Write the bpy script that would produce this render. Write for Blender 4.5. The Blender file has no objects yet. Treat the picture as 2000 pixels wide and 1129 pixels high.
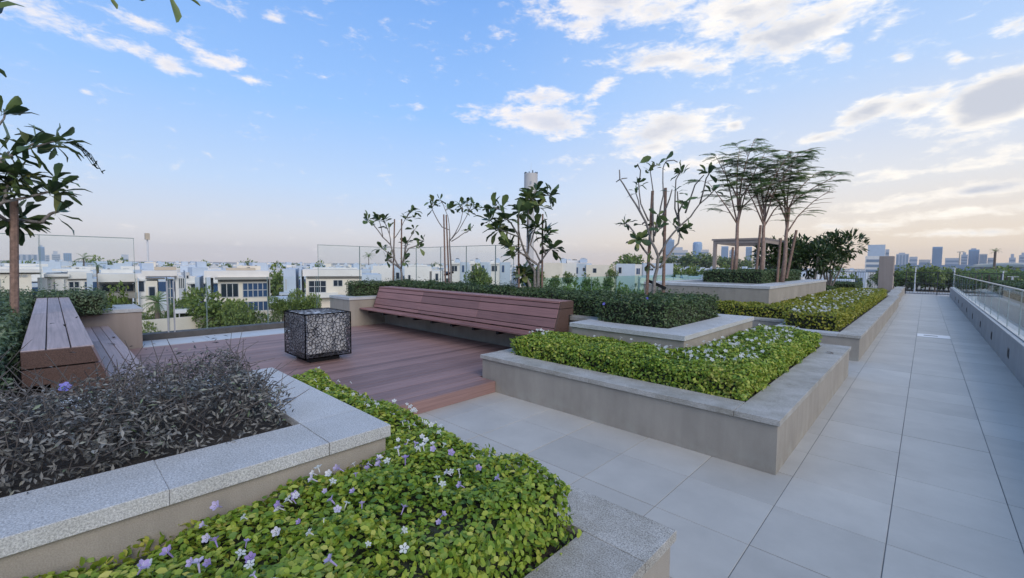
import bpy, bmesh, math, random
import numpy as np
from mathutils import Vector, Matrix, geometry

# ------------------------------------------------------------------ camera, sky, sun, exposure
S = bpy.context.scene
COL = S.collection
EYE = Vector((0.0, 0.0, 1.68))
F_PX = 854.387
R_CAM = (Matrix.Rotation(math.radians(43.3872), 3, 'Z') @ Matrix.Rotation(math.radians(90 - 3.29557), 3, 'X')
         @ Matrix.Rotation(math.radians(0.58624), 3, 'Z'))
cam = bpy.data.cameras.new('camera')
cam.sensor_width = 36.0
cam.lens = F_PX / 2000 * 36
cam.clip_start = 0.05
cam.clip_end = 20000
cam_ob = bpy.data.objects.new('camera', cam)
COL.objects.link(cam_ob)
cam_ob.matrix_world = Matrix.Translation(EYE) @ R_CAM.to_4x4()
S.camera = cam_ob

S.view_settings.view_transform = 'Standard'
S.view_settings.look = 'None'
S.view_settings.exposure = 0.42
S.view_settings.gamma = 1.0
S.view_settings.use_curve_mapping = False
try:
    S.cycles.max_bounces = 8
    S.cycles.diffuse_bounces = 3
    S.cycles.glossy_bounces = 3
    S.cycles.transmission_bounces = 4
    S.cycles.transparent_max_bounces = 64
    S.cycles.volume_bounces = 0
    S.cycles.caustics_reflective = False
    S.cycles.caustics_refractive = False
    S.cycles.use_denoising = True
    S.cycles.sample_clamp_indirect = 6.0
except Exception:
    pass

SUN_EL, SUN_AZ = math.radians(34), math.radians(112)      # azimuth clockwise from +Y


def ray_dir(u, v):
    """direction in the world of a point of the 2000 x 1129 photograph"""
    return R_CAM @ Vector(((u - 1000) / F_PX, (564.5 - v) / F_PX, -1.0))


def at(u, dist, v=None):
    """point at a horizontal distance along the bearing of photo column u (v gives its height)"""
    d = ray_dir(u, 505 if v is None else v)
    k = dist / math.hypot(d.x, d.y)
    return EYE + d * k


def az_el(u, v):
    d = ray_dir(u, v)
    return math.atan2(d.x, d.y), math.atan2(d.z, math.hypot(d.x, d.y))


def make_world():
    w = bpy.data.worlds.new('World')
    S.world = w
    w.use_nodes = True
    nt = w.node_tree
    N, L = nt.nodes, nt.links
    N.clear()

    def node(t, **kw):
        n = N.new(t)
        for k, v in kw.items():
            setattr(n, k, v)
        return n

    def math_n(op, a, b=None, c=None, clamp=False):
        n = node('ShaderNodeMath', operation=op, use_clamp=clamp)
        for i, x in enumerate((a, b, c)):
            if x is None:
                continue
            if isinstance(x, (int, float)):
                n.inputs[i].default_value = x
            else:
                L.new(x, n.inputs[i])
        return n.outputs[0]

    def ramp(fac, stops):
        n = node('ShaderNodeValToRGB')
        e = n.color_ramp.elements
        while len(e) < len(stops):
            e.new(0.5)
        for i, (p, c) in enumerate(stops):
            e[i].position = p
            e[i].color = (*c, 1)
        L.new(fac, n.inputs[0])
        return n.outputs[0]

    def mix(fac, a, b, bt='MIX'):
        n = node('ShaderNodeMix', data_type='RGBA', blend_type=bt)
        for i, x in ((0, fac), (6, a), (7, b)):
            if isinstance(x, (int, float)):
                n.inputs[i].default_value = x
            elif isinstance(x, tuple):
                n.inputs[i].default_value = (*x, 1)
            else:
                L.new(x, n.inputs[i])
        return n.outputs[2]

    tc = node('ShaderNodeTexCoord').outputs['Generated']
    sep = node('ShaderNodeSeparateXYZ')
    L.new(tc, sep.inputs[0])
    X, Y, Z = sep.outputs
    el = math_n('ARCSINE', Z)
    az = math_n('ARCTAN2', X, Y)
    # clear sky: Nishita, drawn towards the colours of a hazy late afternoon
    sky = node('ShaderNodeTexSky', sky_type='NISHITA', sun_disc=False, sun_elevation=SUN_EL, sun_rotation=SUN_AZ,
               altitude=10, air_density=1.0, dust_density=1.5, ozone_density=1.5)
    el01 = math_n('MULTIPLY', el, 2 / math.pi, clamp=True)
    far = ramp(el01, [(0.0, (0.60, 0.55, 0.555)), (0.035, (0.585, 0.565, 0.60)), (0.10, (0.44, 0.56, 0.76)),
                      (0.20, (0.27, 0.47, 0.83)), (0.36, (0.155, 0.34, 0.75)), (0.6, (0.17, 0.31, 0.60)), (1.0, (0.15, 0.26, 0.50))])
    near = ramp(el01, [(0.0, (0.76, 0.59, 0.44)), (0.035, (0.76, 0.635, 0.51)), (0.10, (0.68, 0.67, 0.68)),
                       (0.22, (0.42, 0.57, 0.82)), (0.40, (0.21, 0.40, 0.78)), (0.6, (0.18, 0.32, 0.60)), (1.0, (0.15, 0.26, 0.50))])
    sunward = math_n('COSINE', math_n('SUBTRACT', az, math.radians(12)))
    mr = node('ShaderNodeMapRange', interpolation_type='SMOOTHSTEP')
    L.new(sunward, mr.inputs[0])
    mr.inputs[1].default_value, mr.inputs[2].default_value = 0.45, 1.0
    grad = mix(mr.outputs[0], far, near)
    nish = mix(1.0, sky.outputs[0], (0.1, 0.1, 0.1), 'MULTIPLY')
    clear = mix(0.85, nish, grad)

    # clouds: soft patches in azimuth/elevation broken up by noise
    comb = node('ShaderNodeCombineXYZ')
    L.new(az, comb.inputs[0])
    L.new(el, comb.inputs[1])
    patches = [  # u, v, half width, half height, tilt, strength
        (1180, 5, 150, 45, 0, 1.0), (1135, 50, 50, 28, 0.1, .9), (1280, 15, 90, 40, 0, .9), (1450, 22, 130, 52, 0.15, 1.15), (1590, 50, 150, 48, -.1, 1.1),
        (1520, 75, 110, 28, .2, .9), (1640, 97, 32, 20, 0, .8), (1305, 112, 115, 28, .08, 1.0), (1365, 128, 55, 20, .2, .85),
        (1172, 178, 36, 18, -.5, .8), (1062, 190, 62, 20, 0, .85), (1055, 232, 100, 30, .1, 1.0), (1100, 252, 60, 22, 0, .85), (945, 218, 60, 20, 0, .6),
        (1302, 252, 112, 36, -.05, 1.05), (1265, 292, 60, 18, -.2, .85), (1435, 246, 20, 10, 0, .9), (1130, 311, 46, 10, 0, .7), (1380, 315, 90, 18, -.1, .75), (1510, 118, 60, 16, 0, .6),
        (1700, 215, 70, 28, -.3, .95), (1785, 205, 80, 30, -.2, .95), (1955, 190, 125, 44, -.25, 1.9), (1800, 250, 60, 16, -.1, .65), (1900, 268, 90, 15, -.1, .7),
        (1600, 268, 60, 11, -.1, .8), (1870, 325, 150, 15, -.08, .8), (1960, 300, 60, 16, 0, .65), (1725, 345, 80, 14, -.1, .75), (1910, 372, 140, 16, -.1, .95), (1750, 395, 150, 13, -.08, .8),
        (1850, 418, 210, 12, -.05, .8), (1700, 440, 170, 9, 0, .6), (1880, 455, 180, 9, 0, .6), (1740, 42, 60, 18, -.5, .7), (1870, 117, 24, 18, 0, .75), (1760, 108, 24, 12, 0, .6), (1985, 45, 40, 22, -.4, .7),
        (1560, 345, 60, 10, 0, .5),
        (60, 22, 140, 34, 0, .75), (120, 52, 60, 20, .3, .6), (180, 78, 60, 17, .15, .65), (270, 96, 105, 18, .2, .72), (360, 80, 80, 22, .3, .55), (330, 126, 34, 18, .3, .9),
        (425, 116, 70, 16, .1, .8), (482, 155, 24, 10, 0, .7), (530, 33, 20, 12, 0, .65), (165, 178, 14, 8, 0, .6), (270, 45, 60, 20, .3, .55), (430, 15, 60, 12, .2, .4), (820, 210, 26, 9, 0, .4)]
    acc = None
    for (u, v, hw, hh, tilt, st) in patches:
        a, e = az_el(u, v)
        a2, e2 = az_el(u + hw, v)
        sa = max(abs(a2 - a), .004)
        a3, e3 = az_el(u, v - hh)
        se = abs(e3 - e)
        mp = node('ShaderNodeMapping', vector_type='TEXTURE')
        mp.inputs['Location'].default_value = (a, e, 0)
        mp.inputs['Rotation'].default_value = (0, 0, -tilt)
        mp.inputs['Scale'].default_value = (sa * 1.7, se * 1.7, 1)
        L.new(comb.outputs[0], mp.inputs['Vector'])
        gr = node('ShaderNodeTexGradient', gradient_type='SPHERICAL')
        L.new(mp.outputs[0], gr.inputs[0])
        g = math_n('MULTIPLY', gr.outputs['Fac'], st)
        acc = g if acc is None else math_n('SMOOTH_MAX', acc, g, 0.12)
    # a thin scatter of further cloud over the rest of the sky
    st = node('ShaderNodeMapping')
    st.inputs['Scale'].default_value = (1, 1, 2.6)
    L.new(tc, st.inputs['Vector'])
    big = node('ShaderNodeTexNoise')
    L.new(st.outputs[0], big.inputs['Vector'])
    big.inputs['Scale'].default_value = 2.2
    big.inputs['Detail'].default_value = 3
    fine = node('ShaderNodeTexNoise')
    L.new(st.outputs[0], fine.inputs['Vector'])
    fine.inputs['Scale'].default_value = 23
    fine.inputs['Detail'].default_value = 9
    fine.inputs['Roughness'].default_value = 0.66
    fine.inputs['Distortion'].default_value = 0.25
    mid = node('ShaderNodeTexNoise')
    L.new(st.outputs[0], mid.inputs['Vector'])
    mid.inputs['Scale'].default_value = 8.5
    mid.inputs['Detail'].default_value = 4
    n01 = math_n('SUBTRACT', fine.outputs['Fac'], 0.5)
    n02 = math_n('SUBTRACT', mid.outputs['Fac'], 0.5)
    dens = math_n('MULTIPLY_ADD', n01, 1.75, math_n('MULTIPLY_ADD', n02, 0.6, acc))
    dens = math_n('ADD', dens, math_n('MULTIPLY', math_n('SUBTRACT', big.outputs['Fac'], 0.62, clamp=True), 0.6))
    cover = node('ShaderNodeMapRange', interpolation_type='SMOOTHSTEP')
    L.new(dens, cover.inputs[0])
    cover.inputs[1].default_value, cover.inputs[2].default_value = 0.20, 0.84
    cover.inputs[3].default_value, cover.inputs[4].default_value = 0.0, 0.92
    thick = node('ShaderNodeMapRange', interpolation_type='SMOOTHSTEP')
    L.new(math_n('MULTIPLY_ADD', n01, 0.7, math_n('MULTIPLY_ADD', n02, 1.3, acc)), thick.inputs[0])
    thick.inputs[1].default_value, thick.inputs[2].default_value = 0.42, 1.15
    lit = mix(mr.outputs[0], (0.82, 0.76, 0.72), (0.92, 0.86, 0.77))
    core = mix(mr.outputs[0], (0.58, 0.59, 0.66), (0.47, 0.49, 0.55))
    cloud = mix(thick.outputs[0], lit, core)
    total = mix(cover.outputs[0], clear, cloud)
    # the ground half of the dome takes the colour of hazy land
    below = node('ShaderNodeMapRange')
    L.new(el, below.inputs[0])
    below.inputs[1].default_value, below.inputs[2].default_value = -0.06, 0.0
    total = mix(below.outputs[0], (0.34, 0.33, 0.33), total)
    bg = node('ShaderNodeBackground')
    L.new(total, bg.inputs[0])
    bg.inputs[1].default_value = 1.0
    out = node('ShaderNodeOutputWorld')
    L.new(bg.outputs[0], out.inputs[0])
    try:
        w.cycles.sampling_method = 'MANUAL'
        w.cycles.sample_map_resolution = 512
    except Exception:
        pass


make_world()

sun = bpy.data.lights.new('sun', 'SUN')
sun.energy = 1.5
sun.angle = math.radians(40)
sun.color = (1.0, 0.90, 0.77)
sun_ob = bpy.data.objects.new('sun', sun)
COL.objects.link(sun_ob)
sd = Vector((math.sin(SUN_AZ) * math.cos(SUN_EL), math.cos(SUN_AZ) * math.cos(SUN_EL), math.sin(SUN_EL)))
sun_ob.rotation_euler = sd.to_track_quat('Z', 'Y').to_euler()
sun_ob.location = (0, 0, 40)

rng = np.random.default_rng(7)
random.seed(7)
Q = random.uniform

# ------------------------------------------------------------------ materials


def new_mat(name):
    m = bpy.data.materials.new(name)
    m.use_nodes = True
    nt = m.node_tree
    b = nt.nodes['Principled BSDF']
    return m, nt, b


def simple(name, col, rough=0.6, metal=0.0, noise=None, bump=0.0, bscale=60.0, spec=0.5, rnd=0.0):
    """one base colour varied by world-space noise: noise = (scale, low factor, high factor)"""
    m, nt, b = new_mat(name)
    b.inputs['Roughness'].default_value = rough
    b.inputs['Metallic'].default_value = metal
    b.inputs['Specular IOR Level'].default_value = spec
    b.inputs['Base Color'].default_value = (*col, 1)
    geo = nt.nodes.new('ShaderNodeNewGeometry')
    src = None
    if noise:
        sc, lo, hi = noise
        t = nt.nodes.new('ShaderNodeTexNoise')
        t.inputs['Scale'].default_value = sc
        t.inputs['Detail'].default_value = 6
        t.inputs['Roughness'].default_value = 0.65
        nt.links.new(geo.outputs['Position'], t.inputs['Vector'])
        r = nt.nodes.new('ShaderNodeValToRGB')
        r.color_ramp.elements[0].position = 0.3
        r.color_ramp.elements[1].position = 0.7
        r.color_ramp.elements[0].color = (*[c * lo for c in col], 1)
        r.color_ramp.elements[1].color = (*[min(1, c * hi) for c in col], 1)
        nt.links.new(t.outputs['Fac'], r.inputs[0])
        src = r.outputs[0]
    if rnd:
        oi = nt.nodes.new('ShaderNodeObjectInfo')
        mr = nt.nodes.new('ShaderNodeMapRange')
        mr.inputs[3].default_value, mr.inputs[4].default_value = 1 - rnd, 1 + rnd
        nt.links.new(oi.outputs['Random'], mr.inputs[0])
        mx = nt.nodes.new('ShaderNodeMix')
        mx.data_type = 'RGBA'
        mx.blend_type = 'MULTIPLY'
        mx.inputs[0].default_value = 1
        if src:
            nt.links.new(src, mx.inputs[6])
        else:
            mx.inputs[6].default_value = (*col, 1)
        nt.links.new(mr.outputs[0], mx.inputs[7])
        src = mx.outputs[2]
    if src:
        nt.links.new(src, b.inputs['Base Color'])
    if bump:
        t2 = nt.nodes.new('ShaderNodeTexNoise')
        t2.inputs['Scale'].default_value = bscale
        t2.inputs['Detail'].default_value = 4
        nt.links.new(geo.outputs['Position'], t2.inputs['Vector'])
        bp = nt.nodes.new('ShaderNodeBump')
        bp.inputs['Strength'].default_value = bump
        bp.inputs['Distance'].default_value = 0.01
        nt.links.new(t2.outputs['Fac'], bp.inputs['Height'])
        nt.links.new(bp.outputs[0], b.inputs['Normal'])
    return m


def granite(name, dark, light, dirt=0.25):
    m, nt, b = new_mat(name)
    L = nt.links
    geo = nt.nodes.new('ShaderNodeNewGeometry')
    oi = nt.nodes.new('ShaderNodeObjectInfo')
    t = nt.nodes.new('ShaderNodeTexNoise')
    t.inputs['Scale'].default_value = 150
    t.inputs['Detail'].default_value = 5
    t.inputs['Roughness'].default_value = 0.8
    L.new(geo.outputs['Position'], t.inputs['Vector'])
    r = nt.nodes.new('ShaderNodeValToRGB')
    r.color_ramp.elements[0].position, r.color_ramp.elements[1].position = 0.38, 0.6
    r.color_ramp.elements[0].color, r.color_ramp.elements[1].color = (*dark, 1), (*light, 1)
    L.new(t.outputs['Fac'], r.inputs[0])
    t2 = nt.nodes.new('ShaderNodeTexNoise')
    t2.inputs['Scale'].default_value = 3.5
    t2.inputs['Detail'].default_value = 7
    t2.inputs['Roughness'].default_value = 0.7
    L.new(geo.outputs['Position'], t2.inputs['Vector'])
    r2 = nt.nodes.new('ShaderNodeValToRGB')
    r2.color_ramp.elements[0].position, r2.color_ramp.elements[1].position = 0.35, 0.62
    r2.color_ramp.elements[0].color = (1 - dirt, 1 - dirt * 1.05, 1 - dirt * 1.2, 1)
    r2.color_ramp.elements[1].color = (1, 1, 1, 1)
    L.new(t2.outputs['Fac'], r2.inputs[0])
    mx = nt.nodes.new('ShaderNodeMix')
    mx.data_type, mx.blend_type = 'RGBA', 'MULTIPLY'
    mx.inputs[0].default_value = 1
    L.new(r.outputs[0], mx.inputs[6])
    L.new(r2.outputs[0], mx.inputs[7])
    mr = nt.nodes.new('ShaderNodeMapRange')
    mr.inputs[3].default_value, mr.inputs[4].default_value = 0.92, 1.05
    L.new(oi.outputs['Random'], mr.inputs[0])
    mx2 = nt.nodes.new('ShaderNodeMix')
    mx2.data_type, mx2.blend_type = 'RGBA', 'MULTIPLY'
    mx2.inputs[0].default_value = 1
    L.new(mx.outputs[2], mx2.inputs[6])
    L.new(mr.outputs[0], mx2.inputs[7])
    L.new(mx2.outputs[2], b.inputs['Base Color'])
    b.inputs['Roughness'].default_value = 0.62
    bp = nt.nodes.new('ShaderNodeBump')
    bp.inputs['Strength'].default_value = 0.5
    bp.inputs['Distance'].default_value = 0.006
    L.new(t.outputs['Fac'], bp.inputs['Height'])
    L.new(bp.outputs[0], b.inputs['Normal'])
    return m


def plaster(name, col, stain=0.22):
    m, nt, b = new_mat(name)
    L = nt.links
    geo = nt.nodes.new('ShaderNodeNewGeometry')
    t = nt.nodes.new('ShaderNodeTexNoise')
    t.inputs['Scale'].default_value = 1.6
    t.inputs['Detail'].default_value = 8
    t.inputs['Roughness'].default_value = 0.7
    mp = nt.nodes.new('ShaderNodeMapping')
    mp.inputs['Scale'].default_value = (1, 1, 0.55)
    L.new(geo.outputs['Position'], mp.inputs[0])
    L.new(mp.outputs[0], t.inputs['Vector'])
    r = nt.nodes.new('ShaderNodeValToRGB')
    r.color_ramp.elements[0].position, r.color_ramp.elements[1].position = 0.3, 0.7
    r.color_ramp.elements[0].color = (*[c * (1 - stain) for c in col], 1)
    r.color_ramp.elements[1].color = (*[c * (1 + stain * .5) for c in col], 1)
    L.new(t.outputs['Fac'], r.inputs[0])
    mpS = nt.nodes.new('ShaderNodeMapping')
    mpS.inputs['Scale'].default_value = (11, 11, .7)
    L.new(geo.outputs['Position'], mpS.inputs[0])
    tS = nt.nodes.new('ShaderNodeTexNoise')
    tS.inputs['Scale'].default_value = 1
    tS.inputs['Detail'].default_value = 5
    L.new(mpS.outputs[0], tS.inputs['Vector'])
    mS = nt.nodes.new('ShaderNodeMapRange')
    mS.inputs[1].default_value, mS.inputs[2].default_value = .38, .6
    mS.inputs[3].default_value, mS.inputs[4].default_value = .93, 1.0
    L.new(tS.outputs['Fac'], mS.inputs[0])
    mXS = nt.nodes.new('ShaderNodeMix')
    mXS.data_type, mXS.blend_type = 'RGBA', 'MULTIPLY'
    mXS.inputs[0].default_value = 1
    L.new(r.outputs[0], mXS.inputs[6])
    L.new(mS.outputs[0], mXS.inputs[7])
    g = nt.nodes.new('ShaderNodeTexNoise')
    g.inputs['Scale'].default_value = 230
    g.inputs['Detail'].default_value = 3
    L.new(geo.outputs['Position'], g.inputs['Vector'])
    mr = nt.nodes.new('ShaderNodeMapRange')
    mr.inputs[1].default_value, mr.inputs[2].default_value = .3, .7
    mr.inputs[3].default_value, mr.inputs[4].default_value = .86, 1.12
    L.new(g.outputs['Fac'], mr.inputs[0])
    mx = nt.nodes.new('ShaderNodeMix')
    mx.data_type, mx.blend_type = 'RGBA', 'MULTIPLY'
    mx.inputs[0].default_value = 1
    L.new(mXS.outputs[2], mx.inputs[6])
    L.new(mr.outputs[0], mx.inputs[7])
    # pale splash marks low on the wall
    sep = nt.nodes.new('ShaderNodeSeparateXYZ')
    L.new(geo.outputs['Position'], sep.inputs[0])
    lo = nt.nodes.new('ShaderNodeMapRange')
    lo.inputs[1].default_value, lo.inputs[2].default_value = 0.16, 0.0
    L.new(sep.outputs[2], lo.inputs[0])
    t3 = nt.nodes.new('ShaderNodeTexNoise')
    t3.inputs['Scale'].default_value = 5
    t3.inputs['Detail'].default_value = 8
    L.new(geo.outputs['Position'], t3.inputs['Vector'])
    ms = nt.nodes.new('ShaderNodeMapRange')
    ms.inputs[1].default_value, ms.inputs[2].default_value = .48, .7
    L.new(t3.outputs['Fac'], ms.inputs[0])
    mm = nt.nodes.new('ShaderNodeMath')
    mm.operation = 'MULTIPLY'
    L.new(lo.outputs[0], mm.inputs[0])
    L.new(ms.outputs[0], mm.inputs[1])
    mx3 = nt.nodes.new('ShaderNodeMix')
    mx3.data_type = 'RGBA'
    L.new(mm.outputs[0], mx3.inputs[0])
    L.new(mx.outputs[2], mx3.inputs[6])
    mx3.inputs[7].default_value = (.40, .38, .33, 1)
    L.new(mx3.outputs[2], b.inputs['Base Color'])
    b.inputs['Roughness'].default_value = 0.85
    bp = nt.nodes.new('ShaderNodeBump')
    bp.inputs['Strength'].default_value = 0.45
    bp.inputs['Distance'].default_value = 0.004
    L.new(g.outputs['Fac'], bp.inputs['Height'])
    L.new(bp.outputs[0], b.inputs['Normal'])
    return m


def plank_mat(name, col, axis):
    """brushed wood-plastic composite with grain along an axis"""
    m, nt, b = new_mat(name)
    L = nt.links
    geo = nt.nodes.new('ShaderNodeNewGeometry')
    oi = nt.nodes.new('ShaderNodeObjectInfo')
    mp = nt.nodes.new('ShaderNodeMapping')
    s = [70, 70, 70]
    s[axis] = 1.5
    mp.inputs['Scale'].default_value = s
    L.new(geo.outputs['Position'], mp.inputs[0])
    t = nt.nodes.new('ShaderNodeTexNoise')
    t.inputs['Scale'].default_value = 1
    t.inputs['Detail'].default_value = 5
    t.inputs['Roughness'].default_value = .7
    L.new(mp.outputs[0], t.inputs['Vector'])
    r = nt.nodes.new('ShaderNodeValToRGB')
    r.color_ramp.elements[0].position, r.color_ramp.elements[1].position = .3, .72
    r.color_ramp.elements[0].color = (*[c * .72 for c in col], 1)
    r.color_ramp.elements[1].color = (*[c * 1.2 for c in col], 1)
    L.new(t.outputs['Fac'], r.inputs[0])
    t2 = nt.nodes.new('ShaderNodeTexNoise')
    t2.inputs['Scale'].default_value = 1.3
    t2.inputs['Detail'].default_value = 6
    L.new(geo.outputs['Position'], t2.inputs['Vector'])
    add = nt.nodes.new('ShaderNodeMath')
    add.operation = 'ADD'
    L.new(t2.outputs['Fac'], add.inputs[0])
    L.new(oi.outputs['Random'], add.inputs[1])
    mr = nt.nodes.new('ShaderNodeMapRange')
    mr.inputs[1].default_value, mr.inputs[2].default_value = .3, 1.7
    mr.inputs[3].default_value, mr.inputs[4].default_value = .68, 1.35
    L.new(add.outputs[0], mr.inputs[0])
    mx = nt.nodes.new('ShaderNodeMix')
    mx.data_type, mx.blend_type = 'RGBA', 'MULTIPLY'
    mx.inputs[0].default_value = 1
    L.new(r.outputs[0], mx.inputs[6])
    L.new(mr.outputs[0], mx.inputs[7])
    L.new(mx.outputs[2], b.inputs['Base Color'])
    b.inputs['Roughness'].default_value = .55
    bp = nt.nodes.new('ShaderNodeBump')
    bp.inputs['Strength'].default_value = .35
    bp.inputs['Distance'].default_value = .003
    L.new(t.outputs['Fac'], bp.inputs['Height'])
    L.new(bp.outputs[0], b.inputs['Normal'])
    return m


def leaf_mat(name, stops, rough=.45, trans=.3, by_object=False, patch=None, spec=.4):
    """leaf colours from the per-leaf value «tint» (or the object's random number); patch = (scale, strength) shifts whole areas"""
    m, nt, b = new_mat(name)
    L = nt.links
    if by_object:
        src = nt.nodes.new('ShaderNodeObjectInfo').outputs['Random']
    else:
        a = nt.nodes.new('ShaderNodeAttribute')
        a.attribute_name = 'tint'
        src = a.outputs['Fac']
    if patch:
        geo = nt.nodes.new('ShaderNodeNewGeometry')
        t = nt.nodes.new('ShaderNodeTexNoise')
        t.inputs['Scale'].default_value = patch[0]
        t.inputs['Detail'].default_value = 2
        L.new(geo.outputs['Position'], t.inputs['Vector'])
        ma = nt.nodes.new('ShaderNodeMath')
        ma.operation = 'MULTIPLY_ADD'
        sb = nt.nodes.new('ShaderNodeMath')
        sb.operation = 'SUBTRACT'
        sb.inputs[1].default_value = .5
        L.new(t.outputs['Fac'], sb.inputs[0])
        L.new(sb.outputs[0], ma.inputs[0])
        ma.inputs[1].default_value = patch[1]
        L.new(src, ma.inputs[2])
        src = ma.outputs[0]
    r = nt.nodes.new('ShaderNodeValToRGB')
    e = r.color_ramp.elements
    while len(e) < len(stops):
        e.new(.5)
    for i, (p, c) in enumerate(stops):
        e[i].position = p
        e[i].color = (*c, 1)
    L.new(src, r.inputs[0])
    L.new(r.outputs[0], b.inputs['Base Color'])
    b.inputs['Roughness'].default_value = rough
    b.inputs['Specular IOR Level'].default_value = spec
    tr = nt.nodes.new('ShaderNodeBsdfTranslucent')
    L.new(r.outputs[0], tr.inputs[0])
    mx = nt.nodes.new('ShaderNodeMixShader')
    mx.inputs[0].default_value = trans
    L.new(b.outputs[0], mx.inputs[1])
    L.new(tr.outputs[0], mx.inputs[2])
    L.new(mx.outputs[0], nt.nodes['Material Output'].inputs[0])
    return m


def glass_mat(name, tint=(.9, .97, .955), refl=.8):
    m, nt, b = new_mat(name)
    L = nt.links
    nt.nodes.remove(b)
    tr = nt.nodes.new('ShaderNodeBsdfTransparent')
    tr.inputs[0].default_value = (*tint, 1)
    gl = nt.nodes.new('ShaderNodeBsdfGlossy')
    gl.inputs['Roughness'].default_value = .02
    gl.inputs[0].default_value = (.95, 1, .99, 1)
    fr = nt.nodes.new('ShaderNodeFresnel')
    fr.inputs[0].default_value = 1.45
    mu = nt.nodes.new('ShaderNodeMath')
    mu.operation = 'MULTIPLY'
    mu.inputs[1].default_value = refl
    L.new(fr.outputs[0], mu.inputs[0])
    geo = nt.nodes.new('ShaderNodeNewGeometry')      # the pane is thin: reflect at the front face only
    ff = nt.nodes.new('ShaderNodeMath')
    ff.operation = 'SUBTRACT'
    ff.inputs[0].default_value = 1
    L.new(geo.outputs['Backfacing'], ff.inputs[1])
    m2 = nt.nodes.new('ShaderNodeMath')
    m2.operation = 'MULTIPLY'
    L.new(mu.outputs[0], m2.inputs[0])
    L.new(ff.outputs[0], m2.inputs[1])
    mu = m2
    mx = nt.nodes.new('ShaderNodeMixShader')
    L.new(mu.outputs[0], mx.inputs[0])
    L.new(tr.outputs[0], mx.inputs[1])
    L.new(gl.outputs[0], mx.inputs[2])
    L.new(mx.outputs[0], nt.nodes['Material Output'].inputs[0])
    return m


M = {}
M['tile'] = simple('porcelain_tile', (.475, .45, .405), .5, noise=(1.7, .86, 1.06), bump=.1, bscale=140, rnd=.06)
M['grout'] = simple('tile_grout', (.21, .21, .205), .9)
M['granite'] = granite('granite_coping', (.31, .31, .31), (.70, .70, .69), .14)
M['granite_old'] = granite('weathered_coping', (.19, .18, .165), (.66, .63, .58), .34)
M['plaster'] = plaster('taupe_render', (.365, .325, .275))
M['plaster_dark'] = plaster('grey_render', (.36, .36, .365))
M['soil'] = simple('planting_soil', (.035, .028, .022), .95, noise=(45, .4, 2.2), bump=1, bscale=80)
M['gravel'] = simple('pale_gravel', (.30, .29, .27), .9, noise=(60, .6, 1.3), bump=.8, bscale=90)
M['deck'] = plank_mat('deck_composite', (.29, .178, .16), 1)
M['bench'] = plank_mat('bench_composite', (.275, .138, .125), 0)
M['bench_pale'] = plank_mat('bench_composite_bleached', (.40, .31, .30), 0)
M['end_grain'] = simple('bench_end_grain', (.105, .062, .05), .8, noise=(160, .6, 1.5), bump=.6, bscale=200)
M['dark_gap'] = simple('dark_metal', (.025, .022, .022), .6)
M['laser_steel'] = simple('laser_cut_steel', (.085, .085, .095), .42, metal=.4, noise=(9, .7, 1.4))
M['black_steel'] = simple('black_steel', (.018, .018, .02), .5, metal=.3)
M['strip'] = simple('pale_stone_strip', (.56, .575, .59), .55, noise=(4, .92, 1.05))
M['kerb'] = simple('dark_upstand', (.085, .078, .074), .7, noise=(6, .8, 1.2))
M['glass'] = glass_mat('balustrade_glass', (.975, .992, .988), .7)
M['glass_green'] = glass_mat('green_balustrade_glass', (.78, .91, .86), 1.0)
M['glass_edge'] = simple('glass_edge', (.20, .27, .26), .25)
M['steel'] = simple('brushed_steel', (.55, .55, .56), .35, metal=.8)
M['white_metal'] = simple('white_metal', (.78, .78, .78), .4)
M['opal'] = simple('opal_liner', (.66, .66, .67), .6)
M['railing'] = simple('railing_paint', (.055, .06, .065), .45, metal=.3)
M['pillar'] = plaster('pillar_render', (.36, .30, .26), .1)
M['timber'] = simple('stake_timber', (.24, .155, .12), .85, noise=(25, .6, 1.3), bump=.4, bscale=60)
M['tie'] = simple('black_tie', (.012, .012, .013), .6)
M['pergola'] = simple('pergola_paint', (.33, .27, .235), .6, noise=(5, .9, 1.1))
M['bark'] = simple('plumeria_bark', (.24, .215, .195), .85, noise=(22, .6, 1.35), bump=.5, bscale=50)
M['bark_brown'] = simple('slender_tree_bark', (.30, .205, .165), .85, noise=(14, .65, 1.3), bump=.5, bscale=40)
M['twig'] = simple('dry_twig', (.115, .10, .09), .85, noise=(30, .5, 1.6))
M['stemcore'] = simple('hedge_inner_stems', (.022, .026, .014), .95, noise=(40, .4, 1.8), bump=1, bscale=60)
M['cover_leaf'] = leaf_mat('bright_cover_leaf', [(0, (.06, .14, .025)), (.35, (.19, .31, .035)), (.7, (.37, .45, .06)), (1, (.60, .56, .14))], .42, .3, patch=(1.3, .7))
M['cover_leaf_far'] = leaf_mat('yellow_cover_leaf', [(0, (.10, .145, .022)), (.35, (.23, .27, .03)), (.7, (.36, .35, .04)), (1, (.52, .44, .08))], .45, .3, patch=(1.1, .6))
M['dark_leaf'] = leaf_mat('dark_hedge_leaf', [(0, (.028, .048, .022)), (.4, (.07, .115, .042)), (.75, (.125, .19, .07)), (1, (.17, .16, .11))], .42, .22, patch=(1.5, .5))
M['grey_leaf'] = leaf_mat('grey_green_leaf', [(0, (.05, .085, .04)), (.5, (.13, .195, .095)), (1, (.24, .29, .18))], .45, .22)
M['dry_leaf'] = leaf_mat('withered_leaf', [(0, (.03, .03, .028)), (.4, (.085, .085, .08)), (.65, (.22, .215, .20)), (.85, (.30, .295, .27)), (1, (.15, .24, .11))], .55, .15, patch=(2.5, .5))
M['plum_leaf'] = leaf_mat('plumeria_leaf', [(0, (.035, .068, .03)), (.5, (.095, .15, .055)), (.85, (.19, .245, .08)), (1, (.28, .29, .10))], .35, .22, by_object=True, spec=.5)
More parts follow.
